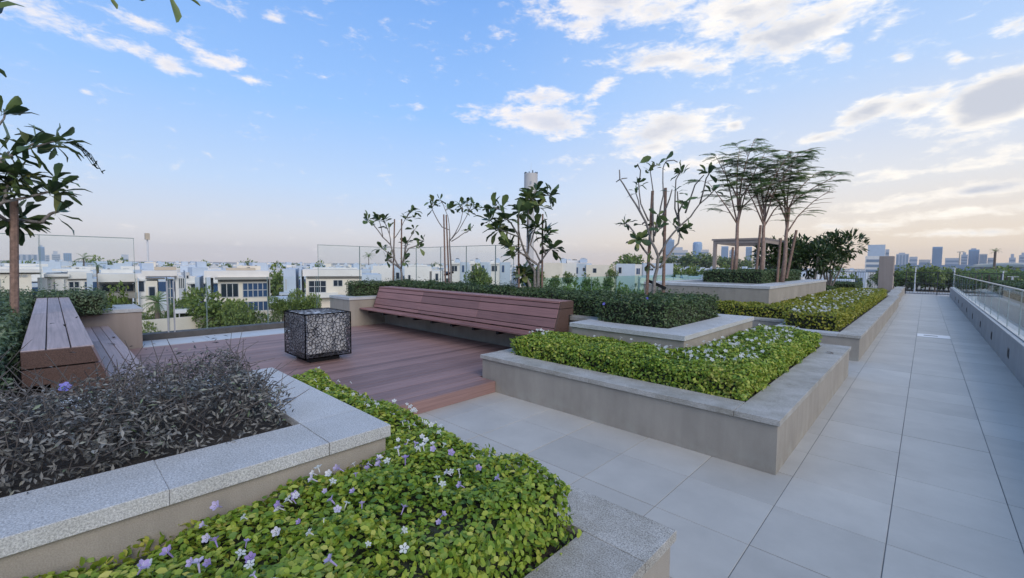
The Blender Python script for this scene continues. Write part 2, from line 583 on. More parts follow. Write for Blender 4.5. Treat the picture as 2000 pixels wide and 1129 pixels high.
M['plum_leaf_mass'] = leaf_mat('plumeria_leaf_mass', [(0, (.022, .042, .018)), (.5, (.055, .095, .03)), (.85, (.10, .14, .04)), (1, (.20, .18, .10))], .38, .25)
M['frond'] = leaf_mat('feathery_leaf', [(0, (.08, .14, .06)), (.5, (.16, .26, .09)), (1, (.25, .35, .09))], .5, .45, by_object=True)
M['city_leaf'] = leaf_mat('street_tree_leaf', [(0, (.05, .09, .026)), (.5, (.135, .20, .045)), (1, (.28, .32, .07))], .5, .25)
M['white_petal'] = leaf_mat('white_petal', [(0, (.72, .73, .70)), (1, (.82, .82, .80))], .5, .35, by_object=True)
M['violet_petal'] = leaf_mat('violet_petal', [(0, (.40, .28, .62)), (.35, (.55, .46, .74)), (.6, (.74, .71, .80)), (1, (.80, .80, .80))], .5, .35, by_object=True)
M['blue_petal'] = leaf_mat('blue_petal', [(0, (.22, .20, .66)), (1, (.28, .26, .72))], .5, .3, by_object=True)

# ------------------------------------------------------------------ mesh helpers


def tag(o, label, cat, group=None, kind=None):
    if label:
        o['label'] = label
    if cat:
        o['category'] = cat
    if group:
        o['group'] = group
    if kind:
        o['kind'] = kind
    return o


def empty(name, loc, label=None, cat=None, group=None):
    o = bpy.data.objects.new(name, None)
    COL.objects.link(o)
    o.location = loc
    o.empty_display_size = .2
    return tag(o, label, cat, group)


class MB:
    """collects world-space geometry for ONE mesh object"""

    def __init__(s):
        s.v, s.f = [], []

    def add(s, vs, fs):
        n = len(s.v)
        s.v += [tuple(x) for x in vs]
        s.f += [tuple(i + n for i in f) for f in fs]
        return s

    def box(s, x0, x1, y0, y1, z0, z1):
        return s.add([(x0, y0, z0), (x1, y0, z0), (x1, y1, z0), (x0, y1, z0), (x0, y0, z1), (x1, y0, z1), (x1, y1, z1), (x0, y1, z1)],
                     [(0, 3, 2, 1), (4, 5, 6, 7), (0, 1, 5, 4), (1, 2, 6, 5), (2, 3, 7, 6), (3, 0, 4, 7)])

    def obox(s, o, ax, ay, az):
        """box from corner o spanned by three vectors"""
        o, ax, ay, az = map(Vector, (o, ax, ay, az))
        vs = [o, o + ax, o + ax + ay, o + ay, o + az, o + ax + az, o + ax + ay + az, o + ay + az]
        fl = [(0, 3, 2, 1), (4, 5, 6, 7), (0, 1, 5, 4), (1, 2, 6, 5), (2, 3, 7, 6), (3, 0, 4, 7)]
        if ax.cross(ay).dot(az) < 0:
            fl = [f[::-1] for f in fl]
        return s.add(vs, fl)

    def bar(s, a, b, w, h=None, up=(0, 0, 1)):
        a, b = Vector(a), Vector(b)
        h = w if h is None else h
        d = (b - a).normalized()
        up = Vector(up)
        if abs(d.dot(up)) > .95:
            up = Vector((1, 0, 0))
        sx = d.cross(up).normalized()
        sz = sx.cross(d)
        return s.obox(a - sx * w / 2 - sz * h / 2, sx * w, b - a, sz * h)

    def prism(s, poly, axis, a, b):
        """polygon in the plane across an axis (0 x, 1 y, 2 z), extruded from a to b"""
        def p(q, t):
            return (t, *q) if axis == 0 else ((q[0], t, q[1]) if axis == 1 else (*q, t))
        n = len(poly)
        vs = [p(q, a) for q in poly] + [p(q, b) for q in poly]
        return s.add(vs, [tuple(range(n))[::-1], tuple(range(n, 2 * n))] + [(i, (i + 1) % n, n + (i + 1) % n, n + i) for i in range(n)])

    def tube(s, pts, rads, n=6, cap=True):
        pts = [Vector(p) for p in pts]
        base = len(s.v)
        prev = None
        for i, p in enumerate(pts):
            d = (pts[min(i + 1, len(pts) - 1)] - pts[max(i - 1, 0)]).normalized()
            if prev is None:
                a = Vector((1, 0, 0)) if abs(d.x) < .8 else Vector((0, 1, 0))
                prev = (a - d * a.dot(d)).normalized()
            else:
                prev = (prev - d * prev.dot(d)).normalized()
            q = d.cross(prev)
            r = rads[i] if hasattr(rads, '__len__') else rads
            for k in range(n):
                t = 2 * math.pi * k / n
                s.v.append(tuple(p + (prev * math.cos(t) + q * math.sin(t)) * r))
        for i in range(len(pts) - 1):
            for k in range(n):
                a, b_ = base + i * n + k, base + i * n + (k + 1) % n
                s.f.append((a, b_, b_ + n, a + n))
        if cap:
            s.f.append(tuple(base + k for k in range(n))[::-1])
            s.f.append(tuple(base + (len(pts) - 1) * n + k for k in range(n)))
        return s

    def build(s, name, mat, parent=None, bevel=0, smooth=False, data_only=False):
        off = Vector(parent.location) if parent is not None else Vector((0, 0, 0))
        if parent is not None and parent.parent is not None:
            off = off + Vector(parent.parent.location)
        me = bpy.data.meshes.new(name)
        me.from_pydata([tuple(Vector(v) - off) for v in s.v], [], s.f)
        if bevel:
            bm = bmesh.new()
            bm.from_mesh(me)
            bmesh.ops.bevel(bm, geom=bm.edges[:], offset=bevel, segments=1, affect='EDGES', clamp_overlap=True)
            bm.to_mesh(me)
            bm.free()
        if smooth:
            me.shade_smooth()
        me.materials.append(mat)
        if data_only:
            return me
        o = bpy.data.objects.new(name, me)
        COL.objects.link(o)
        if parent is not None:
            o.parent = parent
        return o


def box_obj(name, r, mat, parent=None, bevel=0):
    return MB().box(*r).build(name, mat, parent, bevel)


def inst(name, me, mw, parent=None):
    """a further object on shared mesh data, placed by a world matrix"""
    o = bpy.data.objects.new(name, me)
    COL.objects.link(o)
    if parent is not None:
        o.parent = parent
        mw = Matrix.Translation(-Vector(parent.location)) @ mw
    o.matrix_basis = mw
    return o


def copy_tree(o, parent=None):
    c = o.copy()
    COL.objects.link(c)
    if parent is not None:
        c.parent = parent
    for ch in o.children:
        copy_tree(ch, c)
    return c


def basis(d, n):
    """4x4 with x along d, z near n"""
    d = Vector(d).normalized()
    n = Vector(n)
    n = n - d * n.dot(d)
    if n.length < 1e-4:
        n = Vector((0, 0, 1)) if abs(d.z) < .9 else Vector((1, 0, 0))
        n = n - d * n.dot(d)
    n.normalize()
    y = n.cross(d)
    return Matrix(((d.x, y.x, n.x, 0), (d.y, y.y, n.y, 0), (d.z, y.z, n.z, 0), (0, 0, 0, 1)))


# leaf templates: (along, across, lift) and quads
T_OVAL = (np.array([(0, 0, 0), (.33, -.42, .05), (.72, -.36, .05), (.5, 0, -.03), (1, 0, -.1), (.72, .36, .05), (.33, .42, .05)]),
          [(0, 1, 2, 3), (0, 3, 5, 6), (3, 2, 4, 5)])
T_DIAM = (np.array([(0, 0, 0), (.5, -.5, .1), (1, 0, -.06), (.5, .5, .1), (.5, 0, 0)]), [(0, 1, 2, 4), (0, 4, 2, 3)])
T_FLAT = (np.array([(0, 0, 0), (.5, -.5, 0), (1, 0, 0), (.5, .5, 0)]), [(0, 1, 2, 3)])


def quads_mesh(name, V, F, tint=None, mat=None):
    me = bpy.data.meshes.new(name)
    nv, nf = len(V), len(F)
    me.vertices.add(nv)
    me.vertices.foreach_set('co', np.ascontiguousarray(V, dtype=np.float32).ravel())
    me.loops.add(nf * 4)
    me.loops.foreach_set('vertex_index', np.ascontiguousarray(F, dtype=np.int32).ravel())
    me.polygons.add(nf)
    me.polygons.foreach_set('loop_start', np.arange(0, nf * 4, 4, dtype=np.int32))
    me.update(calc_edges=True)
    if tint is not None:
        a = me.attributes.new('tint', 'FLOAT', 'POINT')
        a.data.foreach_set('value', np.ascontiguousarray(tint, dtype=np.float32))
    if mat:
        me.materials.append(mat)
    return me


def leaves(name, pos, d, n, length, width, tpl, tint, mat, parent=None):
    """many leaves as one mesh (arrays of N)"""
    T, F = tpl
    d = d / np.linalg.norm(d, axis=1)[:, None]
    n = n - d * (n * d).sum(1)[:, None]
    n /= np.maximum(np.linalg.norm(n, axis=1), 1e-6)[:, None]
    y = np.cross(n, d)
    Nn, K = len(pos), len(T)
    V = (pos[:, None] + d[:, None] * (T[None, :, 0:1] * length[:, None, None]) + y[:, None] * (T[None, :, 1:2] * width[:, None, None])
         + n[:, None] * (T[None, :, 2:3] * length[:, None, None])).reshape(-1, 3)
    Fa = (np.array(F)[None] + (np.arange(Nn) * K)[:, None, None]).reshape(-1, 4)
    off = np.array(parent.location) if parent is not None else np.zeros(3)
    me = quads_mesh(name, V - off, Fa, np.repeat(tint, K), mat)
    o = bpy.data.objects.new(name, me)
    COL.objects.link(o)
    if parent is not None:
        o.parent = parent
    return o


def inside_depth(x, y, rects):
    d = np.full(len(x), -9.0)
    for (x0, x1, y0, y1) in rects:
        d = np.maximum(d, np.minimum(np.minimum(x - x0, x1 - x), np.minimum(y - y0, y1 - y)))
    return d


def lumps(x, y, amp, f=1.0):
    return amp * (np.sin(x * 5.1 * f + 1.3) * np.sin(y * 4.3 * f + .4) + .6 * np.sin(x * 11 * f + y * 7 * f) + .4 * np.sin(y * 17 * f - x * 13 * f + 2))


def hedge(name, label, cat, rects, z0, z1, mat, n_top, n_side, ln, wd, tpl, group=None, rnd=.09, lump=.012, droop=.3, fluff=.03, core=True, lam=1.0, ragged=0.0):
    xs0, xs1 = min(r[0] for r in rects), max(r[1] for r in rects)
    ys0, ys1 = min(r[2] for r in rects), max(r[3] for r in rects)
    root = empty(name, ((xs0 + xs1) / 2, (ys0 + ys1) / 2, z0), label, cat, group)

    def sample(n, lo, hi):
        out = np.zeros((0, 2))
        while len(out) < n:
            p = rng.uniform((xs0, ys0), (xs1, ys1), (n * 4 + 200, 2))
            dd = inside_depth(p[:, 0], p[:, 1], rects)
            out = np.vstack([out, p[(dd > lo) & (dd < hi)]])
        return out[:n]

    def outward(p):
        e = .01
        gx = inside_depth(p[:, 0] + e, p[:, 1], rects) - inside_depth(p[:, 0] - e, p[:, 1], rects)
        gy = inside_depth(p[:, 0], p[:, 1] + e, rects) - inside_depth(p[:, 0], p[:, 1] - e, rects)
        g = np.stack([-gx, -gy, np.zeros(len(p))], 1)
        return g / np.maximum(np.linalg.norm(g, axis=1), 1e-5)[:, None]

    def topz(p):
        dd = np.clip(inside_depth(p[:, 0], p[:, 1], rects) / rnd, 0, 1)
        return z1 - rnd * (1 - np.sqrt(1 - (1 - dd) ** 2)) + lumps(p[:, 0], p[:, 1], lump)

    a = sample(n_top, 0, 9)
    za = topz(a) - np.abs(rng.normal(0, fluff, n_top)) + ragged * rng.exponential(1, n_top) * (rng.random(n_top) < .15)
    oa = outward(a)
    edge = np.clip(1 - inside_depth(a[:, 0], a[:, 1], rects) / rnd, 0, 1)[:, None]
    na = np.array([0, 0, 1.0]) * (1 - edge * .5) + oa * edge + rng.normal(0, .45, (n_top, 3))
    da = rng.normal(0, 1, (n_top, 3)) * np.array([1, 1, .35]) + oa * edge * .8 - np.array([0, 0, 1]) * droop * edge
    b = sample(n_side, -.01, .05)
    zb = rng.uniform(z0 + .01, z1 - rnd * .4, n_side)
    ob = outward(b)
    b = b + (ob[:, :2] * (rng.normal(0, .018, n_side) + lumps(b[:, 0] * 1.7 + zb * 3, b[:, 1] * 1.7, lump))[:, None])
    nb = ob * 1.0 + np.array([0, 0, .45]) + rng.normal(0, .4, (n_side, 3))
    db = rng.normal(0, .8, (n_side, 3)) + ob * .5 - np.array([0, 0, 1]) * droop * 1.6
    pos = np.vstack([np.column_stack([a, za]), np.column_stack([b, zb])])
    N = len(pos)
    le = ln * rng.uniform(.65, 1.25, N) * lam
    wi = wd * rng.uniform(.7, 1.2, N) * lam
    d = np.vstack([da, db])
    nn = np.vstack([na, nb])
    pos = pos - (d / np.linalg.norm(d, axis=1)[:, None]) * le[:, None] * .5
    o = leaves('foliage', pos, d, nn, le, wi, tpl, rng.beta(2.2, 2.2, N), mat, root)
    o['kind'] = 'stuff'
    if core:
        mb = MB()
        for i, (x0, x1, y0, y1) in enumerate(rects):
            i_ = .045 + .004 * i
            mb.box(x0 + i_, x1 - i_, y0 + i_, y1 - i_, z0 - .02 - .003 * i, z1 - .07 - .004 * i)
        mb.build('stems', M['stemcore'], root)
    return root, topz


def petal_mesh(name, mat, n=5, r=.02, w=.55, cup=.25, tube=.0):
    mb = MB()
    for k in range(n):
        t = 2 * math.pi * k / n
        c, s_ = math.cos(t), math.sin(t)

        def P(a, b, h):
            return (a * c - b * s_, a * s_ + b * c, h)
        mb.add([P(.12 * r, 0, 0), P(.6 * r, -w * r * .6, cup * r * .5), P(r, -w * r * .25, cup * r * .7), P(r, w * r * .25, cup * r * .7), P(.6 * r, w * r * .6, cup * r * .5)],
               [(0, 1, 2, 3), (0, 3, 4)])
    if tube:
        mb.tube([(0, 0, -tube), (0, 0, 0)], [r * .12, r * .2], 5)
    return mb.build(name, mat, data_only=True)


FLOWER_W = petal_mesh('flower', M['white_petal'], 5, .021, .6, .2, .03)
FLOWER_V = petal_mesh('flower', M['violet_petal'], 5, .021, .72, .9, .035)
FLOWER_B = petal_mesh('flower', M['blue_petal'], 5, .024, .8, .25, .03)


def flowers(root, topz, spots, me, lift=.02, size=(.8, 1.2), tilt=.5):
    z = topz(np.array(spots))
    for (x, y), zz in zip(spots, z):
        n = Vector((Q(-tilt, tilt), Q(-tilt, tilt) - .25, 1)).normalized()
        mw = Matrix.Translation((x, y, zz + lift + Q(-.01, .03))) @ basis(n.orthogonal(), n) @ Matrix.Rotation(Q(0, 6.28), 4, 'Z') @ Matrix.Scale(Q(*size), 4)
        inst('flower', me, mw, root)

# ------------------------------------------------------------------ the terrace we stand on
GROUND = -9.5
t = MB()
t.box(-10.95, 9.0, -9.0, 7.45, GROUND - .3, -.03)
t.box(-8.1, 9.0, 7.45, 22.0, GROUND - .3, -.03)
t.box(-10.5, 9.0, 22.0, 40.0, GROUND - .3, -.03)
terrace = t.build('terrace', M['plaster_dark'])
tag(terrace, None, None, kind='structure')

paving = tag(MB().box(-4.6, 1.08, -3.0, 38.2, -.028, -.004).build('paving', M['grout']), None, None, kind='structure')
P_T, G_T = .6, .005
X_J, Y_J = -.0975, 3.45


def tile_mesh(w, d):
    return MB().box(0, w, 0, d, -.012, 0).build('tile', M['tile'], data_only=True, bevel=.0015)


TILE = tile_mesh(P_T - G_T, P_T - G_T)
TILE_EDGE = tile_mesh(1.075 - (X_J + 2 * P_T * .998) + .02 if False else .56, P_T - G_T)
rest = MB()
n_tiles = 0
for j in range(-8, 58):
    y = Y_J + j * P_T
    for i in range(-8, 2):
        x = X_J + i * P_T
        gap_row = y < 4.0 and y > 1.2
        if x < -1.4 and not gap_row and not (8.3 < y < 11.2):
            continue
        z = Q(-.0012, .0012)
        if y < 26 and n_tiles < 300:
            w_me = TILE
            inst('tile', w_me, Matrix.Translation((x, y, z)), paving)
            n_tiles += 1
        else:
            rest.box(x, x + P_T - G_T, y, y + P_T - G_T, -.012, z)
o = rest.build('far_tiles', M['tile'], paving)
o['kind'] = 'stuff'
right_floor = tag(MB().box(1.36, 8.8, -3, 37.5, -.03, 0.0).build('side_paving', M['tile']), None, None, kind='structure')

# drain cover let into the path
dc = empty('drain_cover', (.2, 14.8, 0), 'flat white drain cover with a dark slot, let into the grey path', 'drain cover')
MB().box(-.09, .50, 14.63, 15.25, .002, .008).build('plate', M['white_metal'], dc, bevel=.002)
MB().box(.03, .28, 14.9, 14.98, .0085, .011).build('slot', M['dark_gap'], dc)


def slabs(root, r, axis, mat, z0, z1, length=1.2, first=None, name='coping_slab'):
    """coping stones along an axis with open joints"""
    x0, x1, y0, y1 = r
    a0, a1 = (x0, x1) if axis == 0 else (y0, y1)
    cuts = [a0]
    nxt = a0 + (first or length)
    while nxt < a1 - .3:
        cuts.append(nxt)
        nxt += length
    cuts.append(a1)
    for p, q in zip(cuts[:-1], cuts[1:]):
        dz = Q(-.0015, .0015)
        b = MB()
        if axis == 0:
            b.box(p + .0007, q - .0007, y0 + Q(0, .002), y1, z0, z1 + dz)
        else:
            b.box(x0, x1 - Q(0, .002), p + .0007, q - .0007, z0, z1 + dz)
        b.build(name, mat, root, bevel=.0016)


def wall_part(root, r, z0, z1, mat='plaster'):
    return MB().box(*r, z0, z1).build('wall', M[mat], root)


# --- low planter beside the path, in the middle of the picture
p1 = empty('planter', (-2.5, 6.2, 0), 'low taupe planter in the middle with worn granite coping, its corner on the path', 'planter')
wall_part(p1, (-4.28, -.805, 3.965, 4.15), 0, .41)
wall_part(p1, (-1.0, -.805, 4.15, 8.45), 0, .41)
wall_part(p1, (-4.28, -4.1, 4.15, 5.15), 0, .41)
wall_part(p1, (-2.0, -1.0, 8.27, 8.45), 0, .41)
slabs(p1, (-4.3, -1.13, 3.94, 4.27), 0, M['granite_old'], .41, .46, 1.3, 1.72)
slabs(p1, (-1.127, -.785, 3.94, 8.47), 1, M['granite_old'], .41, .46, 1.3)
slabs(p1, (-4.3, -4.02, 4.273, 5.1), 1, M['granite_old'], .41, .46)
slabs(p1, (-2.0, -1.13, 8.2, 8.47), 0, M['granite_old'], .41, .46)
MB().box(-4.02, -1.128, 4.272, 8.2, .36, .425).build('soil', M['soil'], p1)

h, tz = hedge('flowering_hedge', 'clipped bright green hedge with white flowers, wrapped round the raised planter in the middle', 'hedge',
              [(-4.08, -1.15, 4.30, 5.18), (-2.02, -1.15, 4.4, 8.2)], .425, .70, M['cover_leaf'], 24000, 17000, .038, .025, T_OVAL, lump=.024)
sp = [(Q(-1.95, -1.25), Q(4.6, 8.0)) for _ in range(120)] + [(Q(-2.4, -1.3), Q(4.75, 5.1)) for _ in range(25)] + [(-4.0 + Q(-.05, .3), Q(4.45, 5.1)) for _ in range(9)] + [(Q(-3.3, -2.2), Q(5.0, 5.15)) for _ in range(8)]
flowers(h, tz, sp, FLOWER_W, .02, (.8, 1.25), .7)

# --- raised planter behind the long bench and the glass corner
BW = 5.79      # bench wall
p2 = empty('raised_planter', (-6.2, 6.6, 0), 'raised taupe planter carrying the long bench, with pale coping and four plumerias in it', 'planter')
for r in [(-3.71, -2.07, 5.2, 5.38), (-2.25, -2.07, 5.38, 8.05), (-3.71, -3.53, 5.38, 5.79), (-9.9, -3.53, 5.79, 5.95),
          (-10.08, -9.9, 4.87, 5.79), (-10.95, -10.08, 4.87, 5.05), (-7.0, -2.25, 7.9, 8.05)]:
    wall_part(p2, r, 0, .78)
slabs(p2, (-3.73, -2.05, 5.17, 5.62), 0, M['granite'], .78, .84, 1.2)
slabs(p2, (-2.46, -2.05, 5.622, 8.07), 1, M['granite'], .78, .84, 1.75)
slabs(p2, (-3.73, -3.47, 5.622, 5.77), 1, M['granite'], .78, .84)
slabs(p2, (-4.16, -3.475, 5.772, 6.02), 0, M['granite_old'], .78, .84)
slabs(p2, (-9.86, -4.163, 5.892, 6.02), 0, M['granite_old'], .78, .84)
slabs(p2, (-10.2, -9.88, 4.85, 5.77), 1, M['granite'], .78, .84)
slabs(p2, (-10.95, -10.203, 4.85, 5.17), 0, M['granite'], .78, .84)
slabs(p2, (-7.0, -2.463, 7.75, 8.07), 0, M['granite'], .78, .84)
MB().box(-10.2, -2.461, 5.775, 7.75, .7, .80).build('soil', M['soil'], p2)

hedge('clipped_hedge', 'long dark clipped hedge running behind the wooden bench to the corner planter', 'hedge',
      [(-10.35, -3.46, 6.04, 6.95), (-3.6, -2.5, 5.66, 7.7), (-10.6, -10.2, 5.1, 6.9)], .80, 1.20, M['dark_leaf'], 26000, 16000, .05, .022, T_DIAM, lump=.02, fluff=.04, ragged=.03)
hh, htz = None, None
# two blue blooms on it
bl = bpy.data.objects['clipped_hedge']
for (x, y, zz) in [(-2.9, 5.9, 1.20), (-3.45, 5.64, 1.10)]:
    inst('flower', FLOWER_B, Matrix.Translation((x, y, zz)) @ basis((1, 0, 0), (.3, -.8, .5)), bl)

# --- second low planter further along the path
p3 = empty('planter', (-1.8, 16, 0), 'long low planter further down the path, full of yellow green flowering plants', 'planter')
wall_part(p3, (-2.2, -.805, 9.89, 10.08), 0, .41)
wall_part(p3, (-1.0, -.805, 10.08, 25.4), 0, .41)
wall_part(p3, (-2.2, -2.02, 10.08, 11.42), 0, .41)
wall_part(p3, (-5.2, -2.02, 11.42, 11.6), 0, .41)
slabs(p3, (-2.22, -1.13, 9.87, 10.2), 0, M['granite'], .41, .46)
slabs(p3, (-1.127, -.785, 9.87, 25.42), 1, M['granite_old'], .41, .46, 1.9)
slabs(p3, (-2.22, -1.9, 10.203, 11.4), 1, M['granite'], .41, .46)
slabs(p3, (-5.2, -1.9, 11.402, 11.72), 0, M['granite_old'], .41, .46)
MB().box(-1.9, -1.128, 10.2, 25.3, .36, .425).build('soil', M['soil'], p3)
MB().box(-5.2, -1.9, 11.72, 25.3, .36, .424).build('soil', M['soil'], p3)
h, tz = hedge('flowering_hedge', 'yellow green flowering ground cover filling the long planter by the path', 'hedge',
              [(-2.12, -1.2, 10.5, 25.0), (-2.83, -1.22, 12.2, 24.8), (-5.0, -2.0, 11.78, 12.55)], .425, .76, M['cover_leaf_far'], 20000, 11000, .06, .042, T_DIAM, lump=.022)
flowers(h, tz, [(Q(-2.05, -1.3), 10.6 + 12 * random.random() ** 1.7) for _ in range(150)] + [(Q(-2.75, -2.0), Q(12.6, 22)) for _ in range(40)], FLOWER_W, .025, (1.0, 1.5), .7)

# low walls that step back beyond it
for (y0, y1, x1, lab) in [(25.5, 30.7, -.87, 'low taupe wall with coping just beyond the long planter'), (30.8, 38.0, -.93, 'short low wall with coping next to the end railing')]:
    w = empty('low_wall', (x1 - .2, y0, 0), lab, 'wall')
    wall_part(w, (x1 - .4, x1 - .02, y0, y1), 0, .41)
    slabs(w, (x1 - .42, x1, y0, y1), 1, M['granite_old'], .41, .46, 2.0)

# --- raised planter with the three slender trees
p4 = empty('raised_planter', (-4.6, 17, 0), 'raised taupe planter with the three slender feathery trees', 'planter')
for r in [(-6.3, -2.89, 12.62, 12.82), (-3.09, -2.89, 12.82, 21.4), (-6.3, -6.1, 12.82, 21.4), (-6.1, -3.09, 21.2, 21.4)]:
    wall_part(p4, r, 0, 1.10)
slabs(p4, (-6.32, -2.87, 12.6, 13.35), 0, M['granite'], 1.10, 1.17, 1.5)
slabs(p4, (-3.5, -2.87, 13.352, 21.42), 1, M['granite'], 1.10, 1.17, 1.8)
slabs(p4, (-6.32, -5.9, 13.352, 21.42), 1, M['granite'], 1.10, 1.17, 1.8)
MB().box(-5.9, -3.5, 13.352, 21.2, 1.05, 1.15).build('soil', M['gravel'], p4)
hedge('clipped_hedge', 'dark clipped hedge under the three slender trees', 'hedge', [(-5.4, -3.6, 14.9, 20.6)], 1.15, 1.56, M['dark_leaf'], 9000, 8000, .06, .03, T_DIAM, lump=.02, fluff=.035)

# --- near planters: the low one with the flowers and the raised one with the withered shrub
p5 = empty('planter', (-2.2, .2, 0), 'nearest low planter with pale granite coping and violet flowers', 'planter')
wall_part(p5, (-4.0, -.80, 1.76, 1.93), 0, .41)
wall_part(p5, (-.97, -.80, -3, 1.76), 0, .41)
slabs(p5, (-4.02, -.78, 1.645, 1.95), 0, M['granite_old'], .41, .46, 1.6)
slabs(p5, (-1.085, -.78, -3, 1.642), 1, M['granite_old'], .41, .46, 1.3)
MB().box(-4.0, -1.086, -3, 1.645, .36, .425).build('soil', M['soil'], p5)
h, tz = hedge('flowering_hedge', 'leafy bright green hedge with violet and white flowers at the very front', 'hedge',
              [(-1.98, -1.12, -1.6, 1.58), (-3.95, -1.12, 1.20, 1.60)], .425, .72, M['cover_leaf'], 28000, 16000, .031, .0215, T_OVAL, lump=.036, droop=.4)
flowers(h, tz, [(Q(-1.93, -1.25), Q(.15, 1.35)) for _ in range(48)] + [(Q(-1.95, -1.75), Q(.3, 1.2)) for _ in range(14)], FLOWER_V, .010, (.5, .9), 1.1)
flowers(h, tz, [(Q(-1.9, -1.2), Q(.3, 1.5)) for _ in range(25)] + [(Q(-3.8, -2.0), Q(1.35, 1.58)) for _ in range(26)], FLOWER_W, .02, (.5, .85), .9)

p6 = empty('raised_planter', (-2.9, -.4, 0), 'raised planter in the near corner with rough pale granite coping and a withered shrub', 'planter')
wall_part(p6, (-2.17, -2.0, -3, 1.17), 0, .78)
wall_part(p6, (-3.72, -2.17, 1.0, 1.17), 0, .78)
wall_part(p6, (-3.72, -3.55, .17, 1.0), 0, .78)
wall_part(p6, (-9.9, -3.72, -.05, .10), 0, .78)
wall_part(p6, (-10.08, -9.9, -.05, 1.08), 0, .78, 'pillar')
wall_part(p6, (-10.95, -10.08, .92, 1.08), 0, .78, 'pillar')
slabs(p6, (-2.325, -1.98, -3, .868), 1, M['granite'], .78, .84, 1.2, .875)
slabs(p6, (-3.74, -1.98, .87, 1.19), 0, M['granite'], .78, .84, 1.5, 1.41)
slabs(p6, (-3.74, -3.42, .0, .868), 1, M['granite'], .78, .84)
slabs(p6, (-10.2, -9.88, -.05, 1.10), 1, M['granite'], .78, .84)
slabs(p6, (-10.95, -10.203, .78, 1.10), 0, M['granite'], .78, .84)
MB().box(-10.2, -2.326, -3, -.06, .7, .80).build('soil', M['soil'], p6)
MB().box(-3.42, -2.326, -.06, .87, .7, .80).build('soil', M['soil'], p6)

hedge('clipped_hedge', 'grey green hedge growing along the back of the near bench', 'hedge', [(-9.8, -3.95, -1.4, -.24), (-10.5, -9.7, -.6, .62)], .80, 1.17, M['grey_leaf'], 17000, 15000, .05, .019, T_DIAM, lump=.03, fluff=.05, ragged=.04)


def withered_shrub():
    root, tz = hedge('withered_shrub', 'half dry dark grey shrub of thin twigs and narrow leaves in the near raised planter', 'shrub',
                     [(-3.42, -2.38, .22, .83), (-3.0, -2.38, -1.8, .25), (-4.2, -3.0, -2.2, -.35)], .80, 1.08, M['dry_leaf'], 19000, 13000, .032, .0100, T_DIAM, rnd=.16, lump=.075, fluff=.07, core=False, ragged=.05, droop=.1)
    tw = MB()
    for k in range(1700):
        x, y = (Q(-3.4, -2.42), Q(-1.8, .82)) if k < 1480 else (Q(-4.2, -3.4), Q(-2, -.2))
        z = Q(.80, 1.0)
        d = Vector((Q(-1, 1), Q(-1, 1), Q(.1, 1.5))).normalized()
        L = Q(.08, .28)
        a = Vector((x, y, z))
        m = a + d * L * .5 + Vector((Q(-.02, .02), Q(-.02, .02), Q(-.01, .02)))
        e = a + d * L + Vector((Q(-.05, .05), Q(-.05, .05), Q(-.03, .05)))
        tw.tube([a, m, e], [.0034, .0028, .0014], 3, cap=False)
    o = tw.build('twigs', M['twig'], root)
    o['kind'] = 'stuff'
    for (x, y, z, n) in [(-2.82, .03, 1.10, (.75, -.2, .6))]:
        inst('flower', FLOWER_B, Matrix.Translation((x, y, z)) @ basis((0, 1, 0), n), root)


withered_shrub()

# ------------------------------------------------------------------ deck
DZ = .15
deck = tag(MB().box(-9.86, -4.07, .12, 5.78, .03, .118).build('deck', M['dark_gap']), None, None, kind='structure')
nb = 42
bw = (9.88 - 4.05) / nb
for i in range(nb):
    x0 = -9.88 + i * bw
    y1 = 5.78 if x0 < -4.35 else 3.955
    y0 = .105 if x0 < -4.02 else 1.2
    MB().box(x0 + .0025, x0 + bw - .0025, y0, y1, .122, DZ + Q(-.001, .001)).build('board', M['deck'], deck, bevel=.002)
MB().box(-4.048, -4.025, 1.96, 3.96, .002, DZ - .002).build('fascia_board', M['deck'], deck)
strip = tag(MB().box(-10.66, -9.882, 1.08, 4.87, 0, .15).build('stone_strip', M['strip']), None, None, kind='structure')
for k in range(4):
    MB().box(-10.655, -9.887, 1.085 + k * .946, 1.085 + k * .946 + .941, .151, .156).build('tile', M['strip'], strip)


